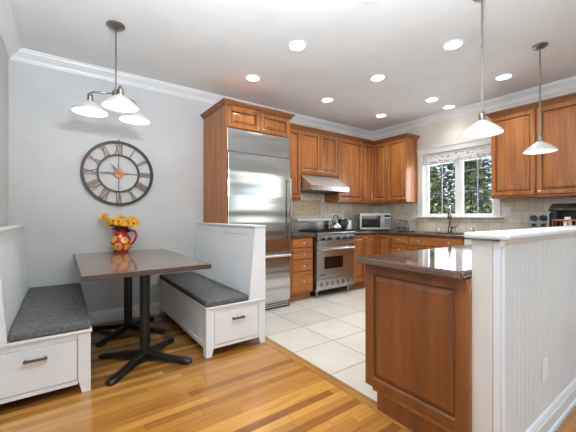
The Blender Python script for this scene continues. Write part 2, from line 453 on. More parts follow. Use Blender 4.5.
# cap
b = B(); box(b, 1.516, XR, .522, .712, 1.057, 1.084); struct('trim_10', b, M['hwp'], bevel=.009)
b = B(); prism(b, [(HY0 - .015, 1.032), (HY0 - .022, 1.038), (HY0 - .028, 1.050), (HY0 - .033, 1.057), (HY0, 1.057), (HY0, 1.032)], 'x', HX - .012, XR)
struct('trim_11', b, M['hwp'])
# base moulding of the half wall
y = HY0 - .012
b = prism(B(), [(y, 0), (y - .022, 0), (y - .022, .022), (y - .014, .03), (y - .014, .088), (y - .008, .098), (y - .012, .108), (y - .006, .126), (y, .132)], 'x', HX + .0752, XR)
struct('baseboard_half_wall', b, M['hwp'])

# ------------------------------------------------------------------ sink window
w = B()
box(w, XR - .022, XR, WY0 - .085, WY0, 1.13, WZ1 + .005); box(w, XR - .022, XR, WY1, WY1 + .09, 1.13, WZ1 + .005)
box(w, XR - .026, XR, WY0 - .09, WY1 + .095, WZ1 + .005, WZ1 + .085); box(w, XR - .036, XR, WY0 - .10, WY1 + .105, WZ1 + .085, WZ1 + .10)
win = struct('window_1', w, M['trim'], bevel=.003)
win['label'] = 'white framed double casement window over the kitchen sink'
b = B(); box(b, XR - .05, XR + .03, WY0 - .12, WY1 + .12, 1.13, 1.158)
obj('window_sill', b, M['trim'], win, bevel=.006)
mid = 2.335
for i, (y0, y1) in enumerate(((mid + .02, WY1 - .02), (WY0 + .006, mid - .02))):
    s = B(); f = .036; x0, x1 = XR + .045, XR + .085
    box(s, x0, x1, y0, y0 + f, WZ0, WZ1); box(s, x0, x1, y1 - f, y1, WZ0, WZ1)
    box(s, x0, x1, y0 + f, y1 - f, WZ0, WZ0 + f); box(s, x0, x1, y0 + f, y1 - f, WZ1 - f, WZ1)
    obj('casement_frame', s, M['trim'], win, bevel=.003)
    g_ = B(); ym = (y0 + y1) / 2
    box(g_, XR + .058, XR + .070, ym - .006, ym + .006, WZ0 + f, WZ1 - f)
    for k in (1, 2):
        z = WZ0 + .062 + .31 * k
        box(g_, XR + .058, XR + .070, y0 + f, ym - .006, z - .006, z + .006)
        box(g_, XR + .058, XR + .070, ym + .006, y1 - f, z - .006, z + .006)
    obj('muntin_grid', g_, M['muntin'], win)
    obj('window_pane', bx(XR + .063, XR + .066, y0 + f, y1 - f, WZ0 + f, WZ1 - f), M['glass'], win)
b = B(); box(b, XR + .03, XR + .1, mid - .02, mid + .02, WZ0, WZ1); box(b, XR + .03, XR + .1, WY0, WY0 + .006, WZ0, WZ1); box(b, XR + .03, XR + .1, WY1 - .02, WY1, WZ0, WZ1)
obj('mullion', b, M['trim'], win)
# folded roman shade at the window head
shd = thing('roman_shade', 'white patterned roman shade folded up at the top of the sink window', 'window shade', (XR - .02, 2.365, 2.06))
m = mat('patterned_shade_cloth', (225, 226, 224), 0.85); t = NT(m)
n = t.noise(t.coords((1, 6, 14), world=True), 3.0, 3)
t.col(t.ramp(n, [(0.38, (150, 166, 176)), (0.46, (232, 232, 228)), (0.62, (236, 236, 232)), (0.72, (206, 180, 160))])); M['cloth'] = m
obj('headrail', bx(0.022, .05, -.500, .500, .06, .086), M['trim'], shd)
for k, (z0, z1, d) in enumerate(((.00, .062, .034), (-.05, .004, .040), (-.085, -.045, .034))):
    pts = [(.05, z1), (.052 - d, z1 - .004), (.044 - d, (z0 + z1) / 2), (.050 - d, z0 + .003), (.05, z0)]
    b = prism(B(), pts, 'y', -.497, .497)
    obj('shade_fold', b, M['cloth'], shd, auto=True)

# ------------------------------------------------------------------ cabinet builders (local: x width, -y front, z up)
def raised(bm, x0, x1, z0, z1, y, th=.02, fr=.052):
    """raised-panel door face, back at y, front at y-th"""
    def rect(i, d): return [bm.verts.new(p) for p in ((x0 + i, y - d, z0 + i), (x1 - i, y - d, z0 + i), (x1 - i, y - d, z1 - i), (x0 + i, y - d, z1 - i))]
    fr = min(fr, (x1 - x0) * .28, (z1 - z0) * .3); p = min(.028, fr * .6)
    L = [rect(0, 0), rect(0, th - .004), rect(.004, th), rect(fr - .008, th), rect(fr - .003, th - .006), rect(fr, th - .012), rect(fr + .006, th - .012), rect(fr + p, th - .002)]
    for q, (a, b) in enumerate(zip(L, L[1:])):
        for j in range(4):
            f = bm.faces.new((a[j], a[(j + 1) % 4], b[(j + 1) % 4], b[j]))
            if q in (4, 5): f.material_index = 1
    bm.faces.new(L[-1]); bm.faces.new(L[0][::-1])
    return bm
def slab(bm, x0, x1, z0, z1, y, th=.02):
    def rect(i, d): return [bm.verts.new(p) for p in ((x0 + i, y - d, z0 + i), (x1 - i, y - d, z0 + i), (x1 - i, y - d, z1 - i), (x0 + i, y - d, z1 - i))]
    L = [rect(0, 0), rect(0, th - .007), rect(.004, th - .003), rect(.011, th)]
    for a, b in zip(L, L[1:]):
        for j in range(4): bm.faces.new((a[j], a[(j + 1) % 4], b[(j + 1) % 4], b[j]))
    bm.faces.new(L[-1]); bm.faces.new(L[0][::-1])
    return bm
KN = None
def knob(x, y, z, par):
    """knob pointing to -y"""
    global KN
    if KN is None:
        b = lathe(B(), [(0, 0), (.005, 0), (.005, .012), (.009, .016), (.0125, .021), (.012, .026), (.007, .029), (0, .030)], n=14)
        xf(b, Matrix.Rotation(R(90), 4, 'X'))
        KN = bpy.data.meshes.new('knob'); b.to_mesh(KN); b.free(); KN.materials.append(M['knob'])
        KN.polygons.foreach_set('use_smooth', [True] * len(KN.polygons))
    o = bpy.data.objects.new('knob', KN); C.objects.link(o); o.parent = par; o.location = (x, y, z)
def door(par, x0, x1, z0, z1, y, kside=None, kz=None, m='cab'):
    d = obj('door', raised(B(), x0, x1, z0, z1, y), M[m], par)
    if kside: knob(x0 + .026 if kside == 'l' else x1 - .026, y - .02, kz, d)
    return d
def drawer(par, x0, x1, z0, z1, y, knobs=1):
    d = obj('drawer', slab(B(), x0, x1, z0, z1, y), M['cabh'], par)
    for k in range(knobs):
        knob(x0 + (x1 - x0) * ((k + .5) / knobs if knobs == 1 else (.22, .78)[k]), y - .02, (z0 + z1) / 2, d)
CROWN = [(0, 0), (.012, 0), (.014, .012), (.022, .020), (.040, .040), (.050, .050), (.052, .062), (0, .062)]
def crown_path(bm, pts, z, scale=1.0):
    """pts: polyline in plan (local) with outward on the right-hand side; mitred"""
    n = len(pts); rows = []
    for i, p in enumerate(pts):
        p = Vector(p); off = None
        ns = []
        if i > 0: d = (p - Vector(pts[i - 1])).normalized(); ns.append(Vector((d.y, -d.x)))
        if i < n - 1: d = (Vector(pts[i + 1]) - p).normalized(); ns.append(Vector((d.y, -d.x)))
        off = ns[0] if len(ns) == 1 else (ns[0] + ns[1]) / (1 + ns[0].dot(ns[1]))
        rows.append([bm.verts.new((p.x + off.x * a * scale, p.y + off.y * a * scale, z + h * scale)) for a, h in CROWN])
    k = len(CROWN)
    for a, b in zip(rows, rows[1:]):
        for i in range(k): bm.faces.new((a[i], a[(i + 1) % k], b[(i + 1) % k], b[i]))
    bm.faces.new(rows[0]); bm.faces.new(rows[-1][::-1])
    return bm
UP_G = 'cherry wall cabinets of the kitchen'
UD = .298   # upper cabinet body depth
def upper(label, loc, rz, W, z0, doors, crown=None, z1=2.43, light=True, group=None):
    """doors: list of (x0,x1,knob side)"""
    t_ = thing('upper_cabinet', label, 'cabinet', loc, rz, group)
    b = B(); box(b, .001, W - .001, 0, UD - .0, z0, z1)
    obj('body', b, M['cab'], t_, bevel=.001)
    for x0, x1, k in doors: door(t_, x0 + .004, x1 - .004, z0 + .028, z1 - .022, -.001, k, z0 + .055)
    if crown: obj('crown', crown_path(B(), crown, z1 - .015), M['crownw'], t_)
    if light: obj('light_rail', bx(.001, W - .001, -.012, .006, z0 - .002, z0 + .022), M['cabh'], t_, bevel=.003)
    return t_
fY = 3.64    # body front plane (door fronts at 3.619)
fX = 4.49
YBk = fY + UD
upper('narrow cherry wall cabinet between the refrigerator cabinet and the range hood', (2.396, fY - .002, 0), 0, .444, 1.39, [(.08, .444, 'r')], [(0, 0), (.444, 0)], group=UP_G)
upper('short cherry wall cabinet with two doors right above the range hood', (2.841, fY - .002, 0), 0, .750, 1.785, [(0.0, .375, 'r'), (.375, .750, 'l')], [(0, 0), (.75, 0)], light=False, group=UP_G)
upper('wide single-door cherry wall cabinet immediately right of the range hood', (3.592, fY - .002, 0), 0, .582, 1.39, [(.01, .582, 'l')], [(0, 0), (.582, 0)], group=UP_G)
# L-shaped corner cabinet
cc = thing('upper_cabinet', 'L-shaped cherry corner wall cabinet where the two kitchen walls meet', 'cabinet', (0, 0, 0), 0, UP_G)
b = cells(B(), [4.175, fX, XR - .012], [3.341, fY - .002, YB - .012], 1.39, 2.43, lambda x, y: x > fX or y > fY - .002)
obj('body', b, M['cab'], cc)
d = obj('door', raised(B(), 4.181, fX - .024, 1.418, 2.408, fY - .003), M['cab'], cc); knob(4.44, fY - .023, 1.445, d)
b = raised(B(), .024, .295, 1.418, 2.408, 0)
obj('door', b, M['cab'], cc, loc=(fX - .001, fY - .002, 0), rot=(0, 0, R(-90)))
obj('crown', crown_path(B(), [(4.175, fY - .002), (fX, fY - .002), (fX, 3.341)], 2.415), M['crownw'], cc)
obj('light_rail', cells(B(), [4.176, fX - .012, fX + .006], [3.342, fY - .014, fY + .004], 1.388, 1.412, lambda x, y: x > fX - .012 or y > fY - .014), M['cabh'], cc)
upper('single-door cherry wall cabinet immediately left of the sink window', (fX, 3.340, 0), R(-90), .362, 1.39, [(0, .362, 'r')], [(0, 0), (.362, 0), (.362, .29)], group=UP_G)
upper('cherry wall cabinet immediately right of the sink window', (fX, 1.758, 0), R(-90), .475, 1.385, [(.004, .471, 'l')], [(0, .29), (0, 0), (.475, 0)], group=UP_G)
upper('wide cherry wall cabinet above the coffee machines at the right edge', (fX, 1.282, 0), R(-90), .56, 1.385, [(.004, .556, 'l')], [(0, 0), (.56, 0)], group=UP_G)

# --- base cabinets
BG = 'cherry base cabinets of the kitchen'
def basebody(t_, W, D, toe=.10):
    b = B(); box(b, .001, W - .001, 0, D, .105, .868)
    obj('body', b, M['cab'], t_, bevel=.001)
    obj('toe_kick', bx(.003, W - .003, .055, .075, 0, .105), M['crownw'], t_)
fb = 3.372; BD = YB - fb - .004
t_ = thing('base_cabinet', 'four-drawer cherry base cabinet between refrigerator and range', 'cabinet', (2.396, fb, 0), 0, BG)
basebody(t_, .454, BD)
for z0, z1 in ((.727, .862), (.568, .715), (.408, .556), (.14, .396)): drawer(t_, .090, .446, z0, z1, -.001)
t_ = thing('base_cabinet', 'narrow one-door cherry base cabinet right of the range', 'cabinet', (3.634, fb, 0), 0, BG)
basebody(t_, .316, BD); door(t_, .030, .306, .14, .862, -.001, 'r', .82)
cb = thing('base_cabinet', 'L-shaped cherry corner base cabinet below the microwave', 'cabinet', (0, 0, 0), 0, BG)
fbx = 4.222
obj('body', cells(B(), [3.952, fbx, XR - .004], [3.056, fb, YB - .004], .105, .868, lambda x, y: x > fbx or y > fb), M['cab'], cb)
obj('toe_kick', cells(B(), [3.953, fbx + .055, fbx + .075], [3.057, fb + .055, fb + .075], 0, .105, lambda x, y: x > fbx + .055 or y > fb + .055), M['crownw'], cb)
d = obj('door', raised(B(), 3.958, fbx - .024, .14, .862, fb - .001), M['cab'], cb)
d = obj('door', raised(B(), .024, .308, .14, .862, 0), M['cab'], cb, loc=(fbx - .001, fb, 0), rot=(0, 0, R(-90))); knob(.28, -.02, .82, d)
BX = XR - fbx - .004
t_ = thing('base_cabinet', 'narrow cherry drawer base cabinet below the toaster', 'cabinet', (fbx, 3.055, 0), R(-90), BG)
basebody(t_, .288, BX)
for z0, z1 in ((.735, .862), (.575, .722), (.36, .562), (.14, .348)): drawer(t_, .008, .280, z0, z1, -.001)
t_ = thing('base_cabinet', 'wide cherry sink base cabinet with one long false drawer front and two knobs', 'cabinet', (fbx, 2.766, 0), R(-90), BG)
basebody(t_, .80, BX)
# open the top under the sink
t_.children[0].data.clear_geometry()
b = B(); box(b, .001, .019, 0, BX, .105, .868); box(b, .781, .799, 0, BX, .105, .868); box(b, .019, .781, 0, .018, .105, .868); box(b, .019, .781, .018, BX, .105, .125)
b.to_mesh(t_.children[0].data); b.free(); t_.children[0].data.materials.clear(); t_.children[0].data.materials.append(M['cab'])
drawer(t_, .010, .790, .735, .862, -.001, 2)
door(t_, .010, .398, .14, .722, -.001, 'r', .68); door(t_, .402, .790, .14, .722, -.001, 'l', .68)
# dishwasher
dw = thing('dishwasher', 'white built-in dishwasher right of the sink cabinet', 'dishwasher', (fbx, 1.960, 0), R(-90))
obj('body', bx(.003, .597, .0, BX, .105, .868), M['steel'], dw)
obj('door', bx(.005, .595, -.03, -.001, .11, .74), M['plate'], dw, bevel=.004)
obj('control_panel', bx(.005, .595, -.03, -.001, .745, .862), M['plate'], dw, bevel=.004)
obj('handle', tube(B(), [(.05, -.03, .72), (.05, -.06, .72), (.55, -.06, .72), (.55, -.03, .72)], .007), M['steel'], dw)
obj('toe_kick', bx(.005, .595, .05, .07, 0, .105), M['black'], dw)
# peninsula cabinet
PX, PY0, PY1 = 1.532, .690, 1.215
pc = thing('peninsula_cabinet', 'cherry peninsula cabinet with a large raised end panel facing the dining nook', 'cabinet', (0, 0, 0))
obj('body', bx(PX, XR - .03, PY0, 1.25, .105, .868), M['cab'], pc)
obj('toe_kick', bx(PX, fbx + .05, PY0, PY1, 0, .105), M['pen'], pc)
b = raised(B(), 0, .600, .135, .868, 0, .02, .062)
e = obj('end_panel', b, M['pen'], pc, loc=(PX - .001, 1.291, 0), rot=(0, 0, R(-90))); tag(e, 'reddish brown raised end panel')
for i in range(5):
    x1 = 4.15 - i * .52
    b = raised(B(), 0, .50, .14, .862, 0, .02)
    d = obj('door', b, M['cab'], pc, loc=(x1, 1.251, 0), rot=(0, 0, R(180)))
# worktops
CT0, CT1 = .872, .910
xs = [1.455, 3.634, 4.178, 4.26, 4.60, XR - .011]; ys = [.690, .715, 1.318, 2.02, 2.68, 3.325, YB - .011]
def fill(x, y):
    if x > 4.178: return not (4.26 < x < 4.60 and 2.02 < y < 2.68)
    if y < 1.318: return True
    return x > 3.634 and y > 3.325
ct = obj('worktop', cells(B(), xs, ys, CT0, CT1, fill), M['granite'], bevel=.008)
tag(ct, 'polished brown granite worktop running round the kitchen and over the peninsula', 'countertop')
ct = obj('worktop', bx(2.396, 2.868, 3.325, YB - .011, CT0, CT1), M['granite'], bevel=.008)
tag(ct, 'short brown granite worktop between refrigerator and range', 'countertop')

# sink
sk = thing('sink', 'stainless undermount sink below the kitchen window', 'sink', (4.43, 2.35, .87))
b = B(); hw_, hl = .168, .328
for x0, x1, y0, y1 in ((-hw_, -hw_ + .01, -hl, hl), (hw_ - .01, hw_, -hl, hl), (-hw_ + .01, hw_ - .01, -hl, -hl + .01), (-hw_ + .01, hw_ - .01, hl - .01, hl)): box(b, x0, x1, y0, y1, -.19, -.0005)
box(b, -hw_ + .01, hw_ - .01, -hl + .01, hl - .01, -.19, -.18)
obj('basin', b, M['steel'], sk)
obj('drain', lathe(B(), [(0, -.179), (.04, -.179), (.042, -.176), (.02, -.175), (0, -.175)]), M['chrome'], sk)
fc = thing('faucet', 'tall chrome pull-down kitchen faucet with side lever at the window', 'faucet', (4.66, 2.375, CT1), R(26)); fc.scale = (1.25, 1.25, 1.0)
obj('base', lathe(B(), [(0, 0), (.03, 0), (.03, .008), (.022, .015), (.022, .10), (.016, .11), (0, .11)], n=20), M['faucet'], fc, auto=True)
pts = [(0, 0, .10), (0, 0, .30)] + [(-.075 + .075 * cos(a), 0, .30 + .09 * sin(a)) for a in [R(k) for k in range(15, 166, 15)]] + [(-.15, 0, .30)]
obj('spout', tube(B(), pts, .011, 12), M['faucet'], fc, smooth=True)
obj('spray_head', tube(B(), [(-.15, 0, .31), (-.15, 0, .29), (-.15, 0, .22), (-.15, 0, .20)], [.013, .019, .021, .017], 14), M['faucet'], fc, auto=True)
obj('lever', tube(B(), [(0, -.015, .075), (0, -.06, .085), (0, -.085, .12), (0, -.088, .16)], [.011, .009, .007, .006]), M['faucet'], fc, smooth=True)
sd = thing('soap_dispenser', 'small chrome soap pump right of the faucet', 'soap dispenser', (4.68, 2.05, CT1))
obj('base', lathe(B(), [(0, 0), (.02, 0), (.02, .006), (.010, .012), (.010, .06), (0, .06)], n=14), M['chrome'], sd, auto=True)
obj('nozzle', tube(B(), [(0, 0, .055), (0, 0, .075), (-.03, 0, .082), (-.07, 0, .075)], .007), M['chrome'], sd, smooth=True)
ag = obj('air_gap', lathe(B(), [(0, 0), (.018, 0), (.018, .05), (.012, .062), (0, .064)], (4.70, 2.56, CT1), n=14), M['chrome'], auto=True)
tag(ag, 'small chrome air gap cap left of the faucet', 'sink fitting')

# ------------------------------------------------------------------ refrigerator and its cabinet
FX0, FX1, FY = 1.508, 2.374, 3.285
fcab = thing('refrigerator_cabinet', 'tall cherry surround with two small doors over the refrigerator', 'cabinet', (0, 0, 0))
obj('side_panel', bx(1.488, 1.506, FY - .018, YB - .002, 0, 2.43), M['cab'], fcab, bevel=.001)
obj('side_panel', bx(2.376, 2.394, FY - .005, YB - .002, 0, 2.43), M['cab'], fcab, bevel=.001)
obj('body', bx(1.507, 2.375, FY, YB - .002, 2.162, 2.43), M['cab'], fcab)
door(fcab, 1.512, 1.936, 2.174, 2.405, FY - .001, 'r', 2.20); door(fcab, 1.946, 2.372, 2.174, 2.405, FY - .001, 'l', 2.20)
obj('crown', crown_path(B(), [(1.488, YB - .002), (1.488, FY - .02), (2.394, FY - .02), (2.394, 3.57)], 2.413, .82), M['crownw'], fcab)
fr = thing('refrigerator', 'large built-in stainless steel refrigerator with bottom freezer drawer', 'refrigerator', (0, 0, 0))
obj('body', bx(FX0 + .002, FX1, FY + .02, YB - .05, .01, 2.155), M['steel'], fr)
obj('top_grille_panel', bx(FX0 + .004, FX1 - .002, FY - .015, FY + .018, 1.900, 2.158), M['fridge'], fr, bevel=.004)
obj('door', bx(FX0 + .004, FX1 - .002, FY - .035, FY + .018, .705, 1.886), M['fridge'], fr, bevel=.006)
dr = obj('freezer_drawer', bx(FX0 + .004, FX1 - .002, FY - .035, FY + .018, .10, .692), M['fridge'], fr, bevel=.006)
hd = B(); tube(hd, [(2.345, FY - .085, .86), (2.345, FY - .085, 1.63)], .012, 14)
for z in (.92, 1.60): cyl(hd, (2.345, FY - .08, z), (2.345, FY - .036, z), .008)
obj('handle', hd, M['faucet'], fr, auto=True)
hd = B(); tube(hd, [(1.57, FY - .085, .668), (2.35, FY - .085, .668)], .013, 14)
for x in (1.63, 2.29): cyl(hd, (x, FY - .08, .668), (x, FY - .036, .668), .008)
obj('handle', hd, M['steelv'], fr, auto=True)
b = B()
for k in range(3): box(b, FX0 + .01, FX1 - .01, FY + .002, FY + .018, .02 + k * .026, .036 + k * .026)
obj('toe_grille', b, M['steel'], fr)
obj('toe_recess', bx(FX0 + .01, FX1 - .01, FY + .0185, FY + .0195, .0, .099), M['black'], fr)

# ------------------------------------------------------------------ range
RX0, RX1, RYF = 2.878, 3.628, 3.325
rg = thing('range', 'stainless steel professional gas range with five black knobs', 'stove', (0, 0, 0))
obj('body', bx(RX0, RX1, RYF + .03, YB - .02, .10, .895), M['steel'], rg)
obj('cooktop', bx(RX0, RX1, RYF - .035, YB - .02, .896, .925), M['steel'], rg, bevel=.006)
od = obj('oven_door', bx(RX0 + .004, RX1 - .004, RYF - .008, RYF + .029, .268, .762), M['steel'], rg, bevel=.004)
obj('oven_window', bx(3.025, 3.395, RYF - .011, RYF - .0085, .405, .578), M['darkglass'], od)
hd = B(); tube(hd, [(RX0 + .04, RYF - .065, .690), (RX1 - .05, RYF - .065, .690)], .015, 14)
for x in (RX0 + .09, RX1 - .09): cyl(hd, (x, RYF - .06, .690), (x, RYF - .009, .690), .009)
obj('handle', hd, M['steel'], od, auto=True)
cp = obj('control_panel', prism(B(), [(RYF - .03, .775), (RYF - .03, .80), (RYF - .022, .888), (RYF + .029, .888), (RYF + .029, .775)], 'x', RX0 + .002, RX1 - .002), M['steel'], rg)
for x in (2.975, 3.105, 3.275, 3.41, 3.54):
    b = B(); cyl(b, (x, RYF - .027, .836), (x, RYF - .062, .834), .024, .020, 18); box(b, x - .005, x + .005, RYF - .070, RYF - .062, .816, .853)
    obj('knob', b, M['black'], cp, auto=True)
    obj('bezel', cyl(B(), (x, RYF - .024, .836), (x, RYF - .0285, .836), .034, n=22), M['chrome'], cp, auto=True)
kp = obj('kick_panel', bx(RX0 + .002, RX1 - .002, RYF - .004, RYF + .029, .118, .262), M['steel'], rg, bevel=.002)
for k in range(6):
    x = 2.97 + k * .108
    b = ring_yz(B(), .014, .027, RYF - .0055, RYF - .0042, x, .19, 20)
    obj('vent_ring', b, M['iron'], kp)
for x in (RX0 + .06, RX1 - .06):
    for y in (RYF + .06, YB - .1): obj('leg', lathe(B(), [(0, 0), (.022, 0), (.022, .012), (.014, .02), (.014, .1), (0, .1)], (x, y, 0), 14), M['steel'], rg, auto=True)
obj('back_guard', bx(RX0, RX1, YB - .075, YB - .022, .926, 1.12), M['steel'], rg, bevel=.004)
bs = B(); box(bs, RX0, RX1, YB - .20, YB - .076, 1.085, 1.12); obj('back_shelf', bs, M['plate'], rg, bevel=.004)
for x0 in (RX0 + .015, RX0 + .268, RX0 + .521):
    b = B(); x1 = x0 + .246; y0, y1 = RYF + .01, YB - .215
    for x in (x0, x1 - .01): box(b, x, x + .01, y0, y1, .926, .952)
    for y in (y0, (y0 + y1) / 2 - .005, y1 - .01): box(b, x0 + .01, x1 - .01, y, y + .01, .938, .952)
    xm = (x0 + x1) / 2
    for yc in (y0 + .13, y1 - .13):
        box(b, xm - .004, xm + .004, yc - .11, yc + .11, .940, .953)
        box(b, x0 + .01, xm - .004, yc - .004, yc + .004, .940, .953); box(b, xm + .004, x1 - .01, yc - .004, yc + .004, .940, .953)
    obj('grate', b, M['iron'], rg)
    for yc in (y0 + .13, y1 - .13):
        obj('burner', lathe(B(), [(0, 0), (.045, 0), (.045, .006), (.03, .011), (0, .012)], (xm, yc, .9255), 18), M['iron'], rg, auto=True)
def text(body, size, m, par, loc, rot, ext=.0006, name='badge'):
    cu = bpy.data.curves.new('t', 'FONT'); cu.body = body; cu.size = size; cu.extrude = ext; cu.align_x = 'CENTER'; cu.align_y = 'CENTER'
    o = bpy.data.objects.new('t', cu); C.objects.link(o)
    dg = bpy.context.evaluated_depsgraph_get(); me = bpy.data.meshes.new_from_object(o.evaluated_get(dg))
    bpy.data.objects.remove(o); me.materials.clear(); me.materials.append(m)
    q = bpy.data.objects.new(name, me); C.objects.link(q); q.parent = par; q.location = loc; q.rotation_euler = rot
    return q
text('VIKING', .040, M['black'], od, (2.985, RYF - .0095, .325), (R(90), 0, 0))

# hood
hd = thing('range_hood', 'sloped stainless steel range hood over the stove', 'range hood', (0, 0, 0))
b = B(); hx0, hx1 = 2.852, 3.602
sec = [(YB - .012, 1.535), (3.395, 1.535), (3.395, 1.600), (3.655, 1.782), (YB - .012, 1.782)]
prism(b, sec, 'x', hx0, hx1); obj('canopy', b, M['steelv'], hd)
obj('filter', bx(hx0 + .03, hx1 - .03, 3.43, YB - .05, 1.528, 1.5345), M['iron'], hd)
obj('bottom_lip', bx(hx0 - .001, hx1 + .001, 3.390, 3.3945, 1.530, 1.60), M['steel'], hd, bevel=.001)

# mosaic panel on the backsplash
mp = thing('mosaic_panel', 'beige mosaic tile panel with border on the backsplash above the range', 'tile panel', (0, 0, 0))
obj('mosaic_field', bx(2.965, 3.50, YB - .018, YB - .0102, 1.16, 1.42), M['mosaic'], mp)
b = B()
for a in ((2.945, 3.52, 1.42, 1.44), (2.945, 3.52, 1.14, 1.16), (2.945, 2.965, 1.16, 1.42), (3.50, 3.52, 1.16, 1.42)): box(b, a[0], a[1], YB - .022, YB - .0102, a[2], a[3])
obj('border', b, M['kwall'], mp, bevel=.003)

# ------------------------------------------------------------------ small kitchen things
kt = thing('kettle', 'stainless kettle with looped handle on a rear burner', 'kettle', (3.52, 3.60, .9535)); kt.scale = (.95,) * 3
obj('body', lathe(B(), [(0, 0), (.085, 0), (.098, .012), (.100, .035), (.088, .075), (.055, .108), (.04, .115), (0, .117)], n=28), M['steel'], kt, auto=True)
obj('lid', lathe(B(), [(0, .116), (.038, .116), (.034, .126), (.01, .130), (.012, .142), (0, .146)], n=20), M['steel'], kt, auto=True)
obj('handle', tube(B(), [(.075 * cos(a), 0, .10 + .13 * sin(a)) for a in [R(k) for k in range(0, 181, 15)]], .008), M['black'], kt, smooth=True)
obj('spout', tube(B(), [(-.07, 0, .05), (-.105, 0, .08), (-.125, 0, .115)], [.02, .014, .010]), M['steel'], kt, smooth=True)

cm = thing('electric_kettle', 'round black electric kettle on the counter beside the range', 'kettle', (3.765, 3.70, CT1 + .0005)); cm.scale = (.86, .86, 1.1)
obj('base', lathe(B(), [(0, 0), (.085, 0), (.085, .018), (.07, .024), (0, .024)], n=24), M['steel'], cm, auto=True)
obj('body', lathe(B(), [(0, .025), (.075, .025), (.098, .06), (.102, .10), (.085, .15), (.055, .18), (0, .182)], n=28), M['black'], cm, auto=True)
obj('lid', lathe(B(), [(0, .182), (.05, .182), (.045, .197), (.012, .203), (.012, .22), (0, .222)], n=20), M['steel'], cm, auto=True)
obj('handle', tube(B(), [(.05, -.02, .16), (.10, -.03, .18), (.125, -.035, .13), (.095, -.03, .07)], .010), M['black'], cm, smooth=True)
cn = thing('canister', 'white lidded canister between the black kettle and the microwave', 'canister', (3.97, 3.78, CT1 + .0005))
obj('body', lathe(B(), [(0, 0), (.068, 0), (.07, .01), (.07, .17), (.066, .178), (0, .178)], n=28), M['plate'], cn, auto=True)
obj('lid', lathe(B(), [(0, .179), (.071, .179), (.071, .195), (.06, .202), (.012, .204), (.012, .22), (0, .222)], n=28), M['steel'], cn, auto=True)

mw = thing('microwave', 'silver countertop microwave in the kitchen corner', 'microwave', (4.176, 3.690, CT1 + .001), R(-45)); mw.scale = (.93, 1, .97)
obj('body', bx(0, .56, .0, .29, .012, .305), M['mwsteel'], mw, bevel=.006)
dd = obj('door', bx(.006, .43, -.022, -.001, .018, .300), M['mwsteel'], mw, bevel=.004)
obj('door_window', bx(.04, .375, -.0245, -.0225, .055, .265), M['darkglass'], dd)
obj('handle', tube(B(), [(.405, -.022, .06), (.405, -.045, .07), (.405, -.045, .25), (.405, -.022, .26)], .007), M['chrome'], dd, smooth=True)
cpn = obj('control_panel', bx(.434, .555, -.022, -.001, .018, .300), M['mwsteel'], mw, bevel=.003)
obj('display', bx(.448, .542, -.024, -.0225, .235, .275), M['darkglass'], cpn)
b = B()
for i in range(3):
    for j in range(4): box(b, .450 + i * .033, .475 + i * .033, -.0245, -.0225, .07 + j * .037, .095 + j * .037)
obj('keypad', b, M['iron'], cpn)
for x in (.05, .51):
    for y in (.03, .26): obj('foot', cyl(B(), (x, y, 0), (x, y, .012), .012), M['rubber'], mw)

ts = thing('toaster', 'stainless two-slot toaster on the counter below the window side cabinet', 'toaster', (4.42, 3.125, CT1 + .001), R(-90)); ts.scale = (.66, 1, .92)
def rbox(x0, x1, y0, y1, z0, z1, r=.03, seg=6):
    """box with rounded upper edges along x"""
    pts = [(y0, z0), (y1, z0)]
    for k in range(seg + 1): a = R(90) * k / seg; pts.append((y1 - r + r * cos(a), z1 - r + r * sin(a)))
    for k in range(seg + 1): a = R(90) + R(90) * k / seg; pts.append((y0 + r + r * cos(a), z1 - r + r * sin(a)))
    return prism(B(), pts, 'x', x0, x1)
obj('body', rbox(0, .34, 0, .20, .012, .205, .04), M['steel'], ts, auto=True)
for x in (.012,): obj('side_cap', rbox(-.012, -.0005, .004, .196, .008, .200, .04), M['black'], ts, auto=True)
obj('side_cap', rbox(.3405, .352, .004, .196, .008, .200, .04), M['steel'], ts, auto=True)
obj('slot', bx(.03, .31, .05, .08, .2045, .2062), M['black'], ts); obj('slot', bx(.03, .31, .12, .15, .2045, .2062), M['black'], ts)
for x in (.09, .25):
    obj('dial', cyl(B(), (x, 0, .06), (x, -.018, .06), .022, n=18), M['black'], ts, auto=True)
    obj('lever', bx(x - .02, x + .02, -.022, -.0005, .125, .140), M['black'], ts, bevel=.003)
obj('base', bx(.01, .33, .01, .19, 0, .012), M['rubber'], ts)

# espresso machine, coffee maker, basket at the right
es = thing('espresso_machine', 'small white and steel espresso machine with two round black dials', 'coffee machine', (4.36, 1.320, CT1 + .001), R(-90))
obj('body', bx(0, .195, .02, .26, .0, .285), M['steel'], es, bevel=.008)
obj('front_panel', bx(.004, .191, -.0, .019, .0, .283), M['mwsteel'], es, bevel=.004)
for x in (.055, .140):
    q = obj('dial', cyl(B(), (x, 0, .225), (x, -.03, .225), .036, .032, 24), M['black'], es, auto=True)
    obj('brew_spout', bx(x - .015, x + .015, -.04, -.0005, .13, .165), M['black'], es, bevel=.004)
obj('drip_tray', bx(.02, .175, -.06, -.0005, 0, .03), M['iron'], es)
cf = thing('coffee_maker', 'large black coffee maker with a slanted lid at the right edge', 'coffee machine', (4.34, 1.108, CT1 + .001), R(-90))
obj('body', bx(0, .30, .14, .34, 0, .33), M['black'], cf, bevel=.01)
obj('base', bx(0, .30, -.02, .139, 0, .05), M['black'], cf, bevel=.006)
obj('side_column', bx(0, .05, -.02, .139, .051, .30), M['black'], cf, bevel=.006)
b = prism(B(), [(-.03, .300), (.36, .331), (.36, .37), (.10, .385), (-.03, .325)], 'x', -.02, .32); obj('lid', b, M['black'], cf, bevel=.008)
